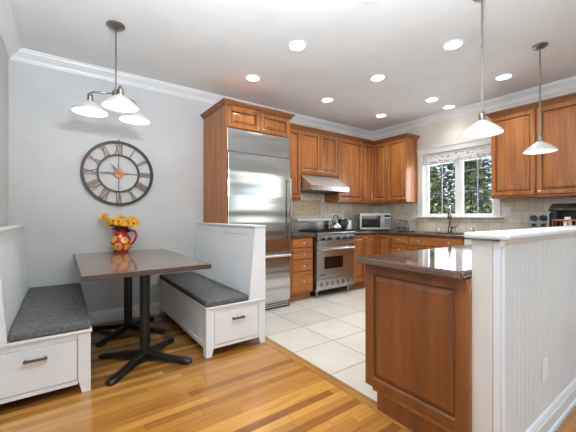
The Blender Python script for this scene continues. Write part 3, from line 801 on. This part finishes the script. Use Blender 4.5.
obj('carafe', lathe(B(), [(0, .052), (.06, .052), (.075, .09), (.07, .15), (.045, .18), (.05, .20), (0, .20)], (.17, .06, 0), 24), M['darkglass'], cf, auto=True)
M['copper'] = mat('copper', (158, 98, 66), 0.4, 0.6)
bk = thing('copper_basket', 'square copper-coloured basket standing in front of the black coffee maker', 'basket', (4.19, 1.055, CT1 + .0005), R(-90))
b = B(); r = .004
for z in (.005, .06, .12, .205):
    for p, q in (((0, 0), (.24, 0)), ((.24, 0), (.24, .12)), ((.24, .12), (0, .12)), ((0, .12), (0, 0))): cyl(b, (*p, z), (*q, z), r if z < .2 else .009, n=8)
for x in (0, .06, .12, .18, .24):
    for y in (0, .12): cyl(b, (x, y, .005), (x, y, .205), r, n=8)
obj('wire_frame', b, M['copper'], bk)
obj('base', bx(0, .24, 0, .12, .001, .004), M['copper'], bk)
rl = obj('jar', lathe(B(), [(0, 0), (.03, 0), (.034, .02), (.034, .20), (.024, .215), (.024, .235), (0, .236)], (4.25, .95, CT1 + .0053), 20), M['plate'], auto=True)
tag(rl, 'small white jar standing in the copper basket', 'jar')

# wall plates
def outlet(label, loc, rz, cat='outlet', group=None, name='wall_outlet'):
    o = thing(name, label, cat, loc, rz, group)
    obj('cover_plate', bx(-.036, .036, -.006, 0, -.058, .058), M['plate'], o, bevel=.002)
    if name == 'wall_outlet':
        for z in (-.024, .024): obj('socket', bx(-.015, .015, -.0075, -.0062, z - .014, z + .014), M['trim'], o, bevel=.001)
    else: obj('toggle', bx(-.008, .008, -.012, -.0062, -.014, .014), M['trim'], o)
    return o
outlet('white wall outlet low on the grey wall under the dining table', (.885, YB - .0005, .405), 0)
outlet('white light switch on the backsplash right of the sink window', (XR - .0105, 1.675, 1.22), R(-90), 'light switch', name='light_switch')
outlet('white outlet low on the beadboard half wall', (2.055, HY0 - .0138, .355), 0)
outlet('white outlet on the backsplash behind the canister', (4.02, YB - .0105, 1.20), 0)

# ------------------------------------------------------------------ clock
ck = thing('wall_clock', 'large round skeleton clock with dark rings and copper roman numerals', 'clock', (.512, YB - .002, 1.632))
obj('outer_ring', ring_yz(B(), .330, .359, -.028, -.006), M['iron'], ck)
obj('inner_ring', ring_yz(B(), .194, .213, -.026, -.008), M['iron'], ck)
M['num'] = mat('copper_brown_numeral', (112, 84, 70), 0.45, 0.6)
def strokes(s):
    """list of (x0,z0,x1,z1) strokes; unit cell per glyph"""
    out = []; x = 0
    for ch in s:
        if ch == 'I': out.append((x + .12, 0, x + .12, 1)); x += .30
        elif ch == 'V': out += [(x + .05, 1, x + .33, 0), (x + .61, 1, x + .33, 0)]; x += .70
        elif ch == 'X': out += [(x + .05, 1, x + .62, 0), (x + .62, 1, x + .05, 0)]; x += .70
    w = x - .05
    return [(a - w / 2, b, c_ - w / 2, d_) for a, b, c_, d_ in out]
for i, s in enumerate(['XII', 'I', 'II', 'III', 'IIII', 'V', 'VI', 'VII', 'VIII', 'IX', 'X', 'XI']):
    b = B()
    for k, (x0, z0, x1, z1) in enumerate(strokes(s)):
        x0 *= .062; x1 *= .062; z0 = .211 + z0 * .126; z1 = .211 + z1 * .126
        d = Vector((x1 - x0, 0, z1 - z0)).normalized(); nrm = Vector((d.z, 0, -d.x)) * (.0055 if k % 2 or len(s) == 1 else .0038)
        p, q = Vector((x0, 0, z0)), Vector((x1, 0, z1)); yy = -.022 + k * .0004
        v = [b.verts.new(w_ + Vector((0, h, 0))) for h in (yy, yy + .008) for w_ in (p - nrm, q - nrm, q + nrm, p + nrm)]
        for f in ((0, 1, 2, 3), (7, 6, 5, 4), (0, 4, 5, 1), (1, 5, 6, 2), (2, 6, 7, 3), (3, 7, 4, 0)): b.faces.new([v[j] for j in f])
    obj('numeral', b, M['num'], ck, rot=(0, R(30 * i), 0))
b = B(); box(b, -.003, .003, -.018, -.012, -.197, .197); box(b, -.197, .197, -.018, -.012, -.003, .003); obj('cross_strut', b, M['iron'], ck)
obj('hub', cyl(B(), (0, -.010, 0), (0, -.030, 0), .052, .049, 32), M['copper'], ck, auto=True)
def hand(L, w_, tail, y, ang):
    b = B(); prism(b, [(-w_ * .4, -tail), (w_ * .4, -tail), (w_, L * .62), (0, L), (-w_, L * .62)], 'y', y, y - .003)
    obj('hand', b, M['black'], ck, rot=(0, R(ang), 0))
hand(.135, .008, .03, -.031, 322); hand(.192, .006, .09, -.035, 270)
obj('hanging_hook', ring_yz(B(), .006, .011, -.02, -.012, 0, .367, 16), M['iron'], ck)

# ------------------------------------------------------------------ dining nook
def bench(label, mir):
    """built at right-hand side; mir mirrors x about 0.5535"""
    t_ = thing('banquette_bench', label, 'bench', (0, 0, 0))
    X = lambda x: 1.107 - x if mir else x
    def o(name, bm, m, **k):
        if mir: bmesh.ops.transform(bm, matrix=Matrix.Translation((1.107, 0, 0)) @ Matrix.Scale(-1, 4, (1, 0, 0)), verts=bm.verts)
        return obj(name, bm, m, t_, **k)
    y0, y1 = 2.462, YB - .003
    xa, xb = .952, 1.514
    o('seat_box', bx(xa + .022, 1.486, y0 + .03, y1, .085, .392), M['white'])
    o('rear_panel', bx(1.4865, xb - .001, y0 + .031, 3.25, .085, .392), M['white'])
    o('rear_panel', bx(1.4865, xb - .001, y0 + .012, 3.25, .413, 1.055), M['white'])
    # beadboard front facing the table (-x)
    b = bead(B(), 0, y1 - y0 - .07, .10, .36, .012, .045)
    xf(b, Matrix.Translation((xa + .010, y1, 0)) @ Matrix.Rotation(R(-90), 4, 'Z'))
    o('front_beadboard', b, M['white'])
    o('front_rail', bx(xa + .002, xa + .0215, y0 + .07, y1, .36, .392), M['white'])
    o('bottom_rail', bx(xa + .002, xa + .0215, y0 + .07, y1, .062, .10), M['white'])
    # seat top board with small overhang
    o('seat_board', cells(B(), [xa - .008, 1.486, xb], [y0 - .012, 3.25, y1], .393, .412, lambda x, y: x < 1.486 or y < 3.25), M['white'], bevel=.004)
    # corner legs (tapered bracket feet)
    for s, x0 in ((1, xa), (-1, xb)):
        pts = [(x0, 0), (x0 + s * .048, 0), (x0 + s * .070, .085), (x0 + s * .070, .392), (x0, .392)]
        o('leg', prism(B(), pts, 'y', y0, y0 + .03 if s < 0 else y0 + .07), M['white'], bevel=.002)
    # end frame around the drawer
    o('end_rail', bx(xa + .071, xb - .071, y0 + .004, y0 + .029, .355, .392), M['white'])
    o('end_rail', bx(xa + .071, xb - .071, y0 + .004, y0 + .029, .062, .088), M['white'])
    dr = o('drawer', bx(xa + .074, xb - .074, y0 + .002, y0 + .022, .092, .351), M['white'], bevel=.003)
    xc = (xa + xb) / 2 + .005
    b = B()
    box(b, xc - .058, xc + .058, y0 - .026, y0 - .016, .276, .292)
    for x in (xc - .055, xc + .041): box(b, x, x + .014, y0 - .017, y0 + .0015, .277, .291)
    if mir: bmesh.ops.transform(b, matrix=Matrix.Translation((1.107, 0, 0)) @ Matrix.Scale(-1, 4, (1, 0, 0)), verts=b.verts)
    obj('handle', b, M['bronze'], dr, bevel=.002)
    # leaning backrest, front plane from (1.325,.412) to (1.405,1.055)
    lx0, lx1, zt = (1.368 if mir else 1.345), (1.414 if mir else 1.406), 1.055
    fr_ = .075
    o('backrest_core', prism(B(), [(lx0 + .016, .413), (1.486, .413), (1.486, zt), (lx1 + .016, zt)], 'y', y0 + .012, y1), M['white'])
    o('end_board', prism(B(), [(lx0, .413), (xb, .413), (xb, zt), (lx1, zt)], 'y', y0 - .004, y0 + .011), M['white'], bevel=.002)
    sh = lambda z: lx0 + (lx1 - lx0) * (z - .413) / (zt - .413)
    def strip(y_a, y_b, za, zb):
        return prism(B(), [(sh(za), za), (sh(za) + .0155, za), (sh(zb) + .0155, zb), (sh(zb), zb)], 'y', y_a, y_b)
    o('back_stile', strip(y0 + .012, y0 + .085, .413, zt), M['white'], bevel=.002)
    o('back_stile', strip(y1 - .05, y1, .413, zt), M['white'], bevel=.002)
    o('back_rail', strip(y0 + .086, y1 - .051, .985, zt), M['white'], bevel=.002)
    b = bead(B(), 0, (y1 - .052) - (y0 + .087), .413, .984, .010, .045, 0)
    xf(b, Matrix.Translation((0, y1 - .052, 0)) @ Matrix.Rotation(R(-90), 4, 'Z'))
    for v in b.verts: v.co.x += sh(v.co.z) + .0052
    o('back_beadboard', b, M['white'])
    o('top_cap', cells(B(), [lx1 - .014, 1.486, xb + .0015], [y0 - .012, 3.25, y1], zt + .001, zt + .022, lambda x, y: x < 1.486 or y < 3.25), M['white'], bevel=.005)
    return t_
b1 = bench('white beadboard banquette bench beside the refrigerator, right of the table', False)
b2 = bench('white beadboard banquette bench against the left wall, left of the table', True)
def cushion(label, x0, x1):
    b = bx(x0, x1, 2.452, YB - .012, .4125, .466)
    bmesh.ops.subdivide_edges(b, edges=[e for e in b.edges if abs(e.verts[0].co.y - e.verts[1].co.y) > 1], cuts=10)
    o = obj('seat_cushion', b, M['fabric'], smooth=True, bevel=.016); o.modifiers['bevel'].segments = 4
    tag(o, label, 'cushion'); 
    return o
cushion('dark grey seat cushion on the right banquette bench', .944, 1.342)
cushion('dark grey seat cushion on the left banquette bench', -.259, .155)

tb = thing('dining_table', 'stone-look rectangular pedestal table with black metal bases between the two benches', 'table', (0, 0, 0))
obj('tabletop', bx(.104, .982, 2.445, YB - .012, .734, .770), M['tablestone'], tb, bevel=.004)
obj('edge_band', cells(B(), [.098, .1038, .9822, .988], [2.439, 2.4448, YB - .012], .732, .7685, lambda x, y: x < .1038 or x > .9822 or y < 2.4448), M['tableedge'], tb, bevel=.001)
for yc in (2.722, 3.505):
    pd = obj('pedestal', cyl(B(), (.540, yc, .06), (.540, yc, .725), .038, n=24), M['iron'], tb, auto=True)
    for sx in (-1, 1):
        for sy in (-1, 1):
            d = Vector((sx * .278, sy * .262, 0)); n_ = Vector((-d.y, d.x, 0)).normalized()
            b = B(); rows = []
            for f, w_, h0, h1 in ((.04, .034, .03, .085), (.3, .030, .028, .070), (.82, .027, .010, .042), (.90, .031, .0, .042), (1.0, .029, .0, .034), (1.03, .016, .0, .026)):
                c_ = Vector((.540, yc, 0)) + d * f
                rows.append([b.verts.new(c_ + n_ * a + Vector((0, 0, z))) for a, z in ((-w_, h0), (w_, h0), (w_, h1 - .008), (w_ * .6, h1), (-w_ * .6, h1), (-w_, h1 - .008))])
            for p, q in zip(rows, rows[1:]):
                for j in range(6): b.faces.new((p[j], p[(j + 1) % 6], q[(j + 1) % 6], q[j]))
            b.faces.new(rows[0]); b.faces.new(rows[-1][::-1])
            obj('foot', b, M['iron'], tb, auto=True)
    obj('mounting_plate', bx(.42, .686, yc - .13, yc + .13, .7255, .7335), M['iron'], tb)

# jug with sunflowers
JX, JY, JZ = .522, 3.825, .7705
jg = thing('pitcher', 'red ceramic pitcher painted with sunflowers on the dining table', 'pitcher', (JX, JY, JZ)); jg.scale = (1.18,) * 3
m = mat('painted_red_ceramic', (190, 30, 28), 0.15, spec=0.6); M['jug'] = m; t = NT(m)
tc = t.new('ShaderNodeTexCoord'); col = None
base = t.ramp(t.noise(tc.outputs['Object'], 30, 3), [(0.4, (176, 24, 24)), (0.6, (206, 44, 34))])
cur = base
for (a, z, r_) in ((-150, .128, .034), (-118, .055, .036), (-75, .115, .032), (-60, .045, .030), (-165, .045, .028), (-105, .155, .024), (-20, .08, .034), (40, .09, .034), (100, .07, .034), (160, .09, .034)):
    rr = .082
    p = (rr * cos(R(a)), rr * sin(R(a)), z)
    vm = t.new('ShaderNodeVectorMath'); vm.operation = 'DISTANCE'; t.link(tc.outputs['Object'], vm.inputs[0]); vm.inputs[1].default_value = p
    d = vm.outputs['Value']
    jag = t.math('ADD', d, t.math('MULTIPLY', t.math('SUBTRACT', t.noise(tc.outputs['Object'], 90, 2), .5), .02))
    cur = t.mix(t.math('LESS_THAN', jag, r_), cur, (240, 190, 70)); cur = t.mix(t.math('LESS_THAN', d, r_ * .62), cur, (206, 70, 30))
    cur = t.mix(t.math('LESS_THAN', d, r_ * .48), cur, (244, 226, 170)); cur = t.mix(t.math('LESS_THAN', d, r_ * .28), cur, (70, 50, 30))
t.col(cur)
obj('body', lathe(B(), [(0, 0), (.056, 0), (.060, .008), (.074, .035), (.086, .075), (.084, .11), (.068, .145), (.050, .172), (.048, .185), (.058, .205), (.064, .213), (.060, .214), (.052, .203), (.044, .185), (.044, .175), (.060, .145), (.070, .11), (0, .02)], n=40), M['jug'], jg, smooth=True)
d = Vector((.812, -.584, 0))
M['red'] = mat('red_glaze', (170, 26, 26), 0.2)
obj('handle', tube(B(), [d * r_ + Vector((0, 0, z)) for r_, z in ((.052, .185), (.09, .200), (.128, .190), (.140, .155), (.130, .115), (.105, .080), (.080, .065))], [.010, .010, .010, .010, .009, .008, .008], 12), M['red'], jg, smooth=True)
for (a_, z_) in ((200, .208),):
    b = B(); prism(b, [(0, 0), (.02, 0), (.034, .016), (.026, .018), (0, .008)], 'y', -.014, .014)
    obj('spout_lip', b, M['red'], jg, loc=(-.045 * .812, .045 * .584, .198), rot=(0, 0, R(144)))
M['petal'] = mat('yellow_petal', (240, 186, 34), 0.6); t = NT(M['petal'])
t.col(t.ramp(t.noise(t.coords(), 25, 2), [(0.35, (216, 140, 24)), (0.55, (240, 184, 36)), (0.75, (250, 208, 60))]))
M['fcent'] = mat('brown_flower_centre', (92, 58, 24), 0.9)
M['leaf'] = mat('green_leaf', (52, 70, 34), 0.6)
def flower(name_i, head, nrm, rad, label):
    head = Vector(head)
    f_ = thing('sunflower', label, 'flower', (JX, JY, JZ + .15), 0, 'sunflowers in the red pitcher'); f_.scale = (1.28,) * 3
    hl_ = head - Vector((0, 0, .12)); nrm = Vector(nrm).normalized()
    a0 = nrm.orthogonal().normalized(); b0 = nrm.cross(a0)
    obj('stem', tube(B(), [(hl_.x * .08, hl_.y * .08, 0), (hl_.x * .25, hl_.y * .25, hl_.z * .55), tuple(hl_ - nrm * .02), tuple(hl_)], .0028, 6), M['leaf'], f_)
    b = B(); n = 15
    for layer in (0, 1):
        for k in range(n):
            an = 2 * pi * (k + layer * .5) / n + random.uniform(-.08, .08); L = rad * random.uniform(.75, 1.15) * (1 - .12 * layer)
            u = a0 * cos(an) + b0 * sin(an); s = nrm.cross(u); lift = (.12 + .16 * layer) * L + random.uniform(-.009, .009)
            w_ = L * .17
            pr_ = [hl_ + u * rad * .22, hl_ + u * L * .6 - s * w_ + nrm * lift, hl_ + u * L + nrm * lift * .5, hl_ + u * L * .6 + s * w_ + nrm * lift]
            mdl = hl_ + u * L * .6 + nrm * (lift + .003)
            vs = [b.verts.new(p) for p in pr_]; vm_ = b.verts.new(mdl)
            for j in range(4): b.faces.new((vs[j], vs[(j + 1) % 4], vm_))
    obj('petals', b, M['petal'], f_, smooth=True)
    b = lathe(B(), [(0, .012), (rad * .10, .008), (rad * .20, .004), (rad * .19, -.004), (0, -.006)], n=14)
    q = nrm.to_track_quat('Z', 'Y').to_matrix().to_4x4()
    xf(b, Matrix.Translation(hl_) @ q); obj('flower_centre', b, M['fcent'], f_, smooth=True)
    b = B()
    for k in range(6):
        an = random.uniform(0, 6.28); u = Vector((cos(an), sin(an), random.uniform(-.25, .1))); st = Vector((hl_.x * .4, hl_.y * .4, hl_.z * .62)); L = random.uniform(.045, .085)
        s = u.cross(Vector((0, 0, 1))).normalized() * L * .22
        if abs((st + u * L).y + JY) > 0 and (st + u * L).y + JY > YB - .012: u.y = -abs(u.y)
        vs = [b.verts.new(p) for p in (st, st + u * L * .5 - s, st + u * L, st + u * L * .5 + s)]; vm_ = b.verts.new(st + u * L * .5 - Vector((0, 0, .005)))
        for j in range(4): b.faces.new((vs[j], vs[(j + 1) % 4], vm_))
    obj('leaf', b, M['leaf'], f_, smooth=True)
rv = Vector((.812, -.584, 0)); fv = Vector((.584, .812, 0))
FL = [((-.115, -.055, .300), 'bright yellow sunflower standing out at the left, highest of the bunch'),
      ((-.070, -.045, .258), 'yellow sunflower at the left of the bunch, below the highest one'),
      ((-.030, -.065, .272), 'yellow sunflower left of the middle of the bunch'),
      ((.010, -.060, .262), 'yellow sunflower in the middle of the bunch above the pitcher rim'),
      ((.050, -.060, .250), 'orange-yellow sunflower right of the middle, low over the rim'),
      ((.085, -.040, .255), 'yellow sunflower above the pitcher handle'),
      ((.125, -.040, .248), 'yellow sunflower at the far right of the bunch'),
      ((.100, -.010, .278), 'yellow sunflower at the back right of the bunch'),
      ((.0, -.010, .285), 'yellow sunflower at the back middle of the bunch')]
for i, ((lr, lf, z), lab) in enumerate(FL):
    p = rv * lr + fv * lf; p.y = min(p.y, .018)
    flower(i, (p.x, p.y, z - .005), (p.x * 3 - .15 + random.uniform(-.4, .4), -.5 + min(0, p.y) + random.uniform(-.2, .2), .75 + random.uniform(-.2, .2)), .050 if i else .048, lab)

# ------------------------------------------------------------------ lamps
def point(par, loc, e, r=.04, name='lamp_light', col=(1, .95, .88)):
    l = bpy.data.lights.new(name, 'POINT'); l.energy = e; l.shadow_soft_size = r; l.color = col
    o = bpy.data.objects.new(name, l); C.objects.link(o); o.parent = par; o.location = loc
SH = [(.022, .098), (.030, .090), (.050, .078), (.085, .052), (.118, .022), (.130, .004), (.1305, 0), (.127, .0), (.115, .019), (.083, .048), (.048, .074), (.028, .086), (.018, .094)]
def shade(par, x, y, z):
    s = obj('lamp_shade', lathe(B(), SH, (x, y, z), 40, closed=True), M['shade'], par, smooth=True)
    obj('socket', lathe(B(), [(0, .088), (.026, .088), (.028, .10), (.020, .108), (.022, .130), (.018, .150), (.010, .158), (0, .158)], (x, y, z), 18), M['nickel'], par, auto=True)
    obj('bulb', lathe(B(), [(0, .012), (.022, .016), (.036, .035), (.030, .058), (.016, .075), (.014, .087), (0, .087)], (x, y, z), 18), M['bulb'], par, smooth=True)
    point(par, (x, y, z - .03), 1.7)
    return s
CX, CY = .362, 2.945
ch = thing('chandelier', 'three-light nickel chandelier with white glass shades over the dining table', 'chandelier', (CX, CY, H))
obj('canopy', lathe(B(), [(0, -.001), (.070, -.001), (.070, -.010), (.055, -.022), (.018, -.032), (.010, -.04), (0, -.04)], n=32), M['nickel'], ch, auto=True)
obj('rod', cyl(B(), (0, 0, -.035), (0, 0, -.56), .0065), M['nickel'], ch, auto=True)
obj('hub', lathe(B(), [(0, -.53), (.014, -.53), (.016, -.545), (.030, -.552), (.032, -.575), (.020, -.588), (.010, -.60), (0, -.60)], n=24), M['nickel'], ch, auto=True)
for l_, f_ in ((-.19, -.035), (.125, -.16), (.065, .19)):
    p = rv * l_ + fv * f_; x, y = p.x, p.y; e_ = p.normalized()
    obj('arm', tube(B(), [tuple(e_ * .025 + Vector((0, 0, -.565))), tuple(p + Vector((0, 0, -.565)) - e_ * .02), tuple(p + Vector((0, 0, -.572)) - e_ * .004), tuple(p + Vector((0, 0, -.60)))], .0075), M['nickel'], ch, smooth=True)
    shade(ch, x, y, -.735)
def pendant(x, y, zr, label):
    p = thing('pendant_lamp', label, 'pendant lamp', (x, y, H))
    obj('canopy', lathe(B(), [(0, -.001), (.062, -.001), (.062, -.008), (.048, -.020), (.015, -.028), (0, -.03)], n=32), M['nickel'], p, auto=True)
    obj('rod', cyl(B(), (0, 0, -.025), (0, 0, zr - H + .155), .0065), M['nickel'], p, auto=True)
    obj('coupling', cyl(B(), (0, 0, zr - H + .62), (0, 0, zr - H + .64), .009), M['nickel'], p, auto=True)
    shade(p, 0, 0, zr - H)
pendant(2.43, 1.01, 1.745, 'white cone pendant lamp on a nickel rod, nearer one, in front of the window')
pendant(3.597, 1.0, 1.755, 'white cone pendant lamp in front of the wall cabinets, farther of the two')

LAB = {(0, 0): 'lit recessed ceiling light, the one nearest the refrigerator cabinet', (0, 1): 'lit recessed ceiling light, middle one of the row closest to the dining nook',
       (0, 2): 'lit recessed ceiling light cut by the top edge of the photo', (1, 0): 'lit recessed ceiling light straight in front of the range hood',
       (1, 1): 'lit recessed ceiling light in the centre of the kitchen ceiling', (1, 2): 'lit recessed ceiling light just left of the nearer pendant rod',
       (2, 0): 'lit recessed ceiling light by the corner of the two kitchen walls', (2, 1): 'lit recessed ceiling light in front of the sink window, room side of the pair',
       (2, 2): 'lit recessed ceiling light between the two pendant rods, before the right wall cabinets'}
def can(x, y, label, pw=1.0):
    c_ = thing('recessed_light', label, 'ceiling light', (x, y, H), 0, 'recessed ceiling lights')
    obj('trim_ring', lathe(B(), [(.070, -.0005), (.096, -.0005), (.094, -.006), (.074, -.008), (.070, -.004)], n=36, closed=True), M['trim'], c_, auto=True)
    obj('lens', lathe(B(), [(0, -.0005), (.0695, -.0005), (.0695, -.0035), (0, -.0035)], n=32), M['lens'], c_)
    l = bpy.data.lights.new('can_light', 'AREA'); l.shape = 'DISK'; l.size = .12; l.energy = CAN_POWER * pw; l.color = (.92, .96, 1.0); l.spread = R(105)
    o = bpy.data.objects.new('can_light', l); C.objects.link(o); o.parent = c_; o.location = (0, 0, -.012)
for i, x in enumerate((1.775, 2.93, 4.07)):
    for j, y in enumerate((3.155, 2.32, 1.465)): can(x, y, LAB[i, j])
can(4.545, 2.33, 'lit recessed ceiling light close to the sink window, wall side of the pair', .35)

for x, y, l_ in ((.35, 1.15, 'added recessed ceiling light over the nook side, out of view'), (1.775, .35, 'added unseen recessed ceiling light in the open room before the half wall')):
    can(x, y, l_)  # two out-of-view lights added to lift the floor and back wall
# ------------------------------------------------------------------ outside the window
m = mat('snowy_ground', (206, 212, 218), 0.9); t = NT(m)
t.col(t.ramp(t.noise(t.coords(world=True), .8, 5), [(.4, (120, 132, 96)), (.55, (206, 212, 218))]))
struct('ground', bx(-12, 45, -25, 40, -1.2, -.9), m)
M['ever'] = mat('evergreen_needles', (60, 80, 44), 0.8); t = NT(M['ever'])
t.col(t.ramp(t.noise(t.coords(), 3, 4), [(.35, (34, 60, 66)), (.55, (60, 88, 84)), (.7, (120, 146, 110))]))
M['hedge'] = mat('hedge_leaves', (86, 112, 50), 0.7); t = NT(M['hedge'])
t.col(t.ramp(t.noise(t.coords(), 5, 4), [(.3, (34, 60, 52)), (.5, (96, 128, 80)), (.68, (196, 208, 140))]))
M['bark'] = mat('bark', (84, 70, 60), 0.9)
def leafy(x, y, z0, rx, ry, h, n, ls, m, label, cone=True, name='evergreen_tree', cat='tree'):
    t_ = thing(name, label, cat, (x, y, z0), 0, 'trees outside the window')
    b = B()
    for k in range(n):
        f = random.random() ** 1.2; z = .25 + (h - .25) * f
        rad = (1 - f) ** .75 if cone else (1 - (2 * f - 1) ** 4) ** .5
        a = random.uniform(0, 2 * pi); q = random.random() ** .35 * rad
        c_ = Vector((rx * q * cos(a), ry * q * sin(a), z)); s = ls * random.uniform(.6, 1.3)
        u = Vector((cos(a) + random.uniform(-.6, .6), sin(a) + random.uniform(-.6, .6), random.uniform(-.7, .4))).normalized(); w_ = u.cross(Vector((random.uniform(-1, 1), random.uniform(-1, 1), 1))).normalized() * s * .35
        vs = [b.verts.new(p) for p in (c_, c_ + u * s * .5 - w_, c_ + u * s, c_ + u * s * .5 + w_)]; b.faces.new(vs)
    me = bpy.data.meshes.new('foliage'); b.to_mesh(me); b.free(); me.materials.append(m)
    o = bpy.data.objects.new('foliage', me); C.objects.link(o); o.parent = t_
    obj('trunk', cyl(B(), (0, 0, 0), (0, 0, h * .9), .09, .02, 8), M['bark'], t_)
leafy(9.0, 4.0, -.9, .95, .85, 3.6, 3400, .15, M['hedge'], 'yellow-green evergreen seen through the right casement of the sink window')
leafy(10.1, 5.75, -.9, .85, .85, 3.7, 3000, .14, M['hedge'], 'tall green evergreen seen behind the window mullion')
leafy(17.5, 8.2, -.9, 1.9, 1.9, 9.0, 4500, .26, M['ever'], 'tall dark evergreen standing behind the two nearer trees outside')
leafy(13.4, 9.9, -.9, .9, .9, 2.8, 1500, .2, M['ever'], 'low dark evergreen at the left of the view through the sink window')
bt = thing('bare_tree', 'leafless tree against the sky in the left casement of the sink window', 'tree', (12.0, 7.25, -.9))
b = B()
def branch(p, d, L, r, dep):
    q = p + d * L; tube(b, [p, p + d * L * .5 + Vector((random.uniform(-.03, .03) * L, random.uniform(-.03, .03) * L, 0)), q], [r, r * .85, r * .65], 5)
    if dep:
        for k in range(3 if dep > 1 else 2):
            nd = (d + Vector((random.uniform(-.8, .8), random.uniform(-.8, .8), random.uniform(-.1, .5)))).normalized()
            branch(p + d * L * random.uniform(.55, 1.0), nd, L * random.uniform(.55, .75), r * .55, dep - 1)
branch(Vector((0, 0, 0)), Vector((0, 0, 1)), 1.9, .09, 5)
obj('branches', b, M['bark'], bt)
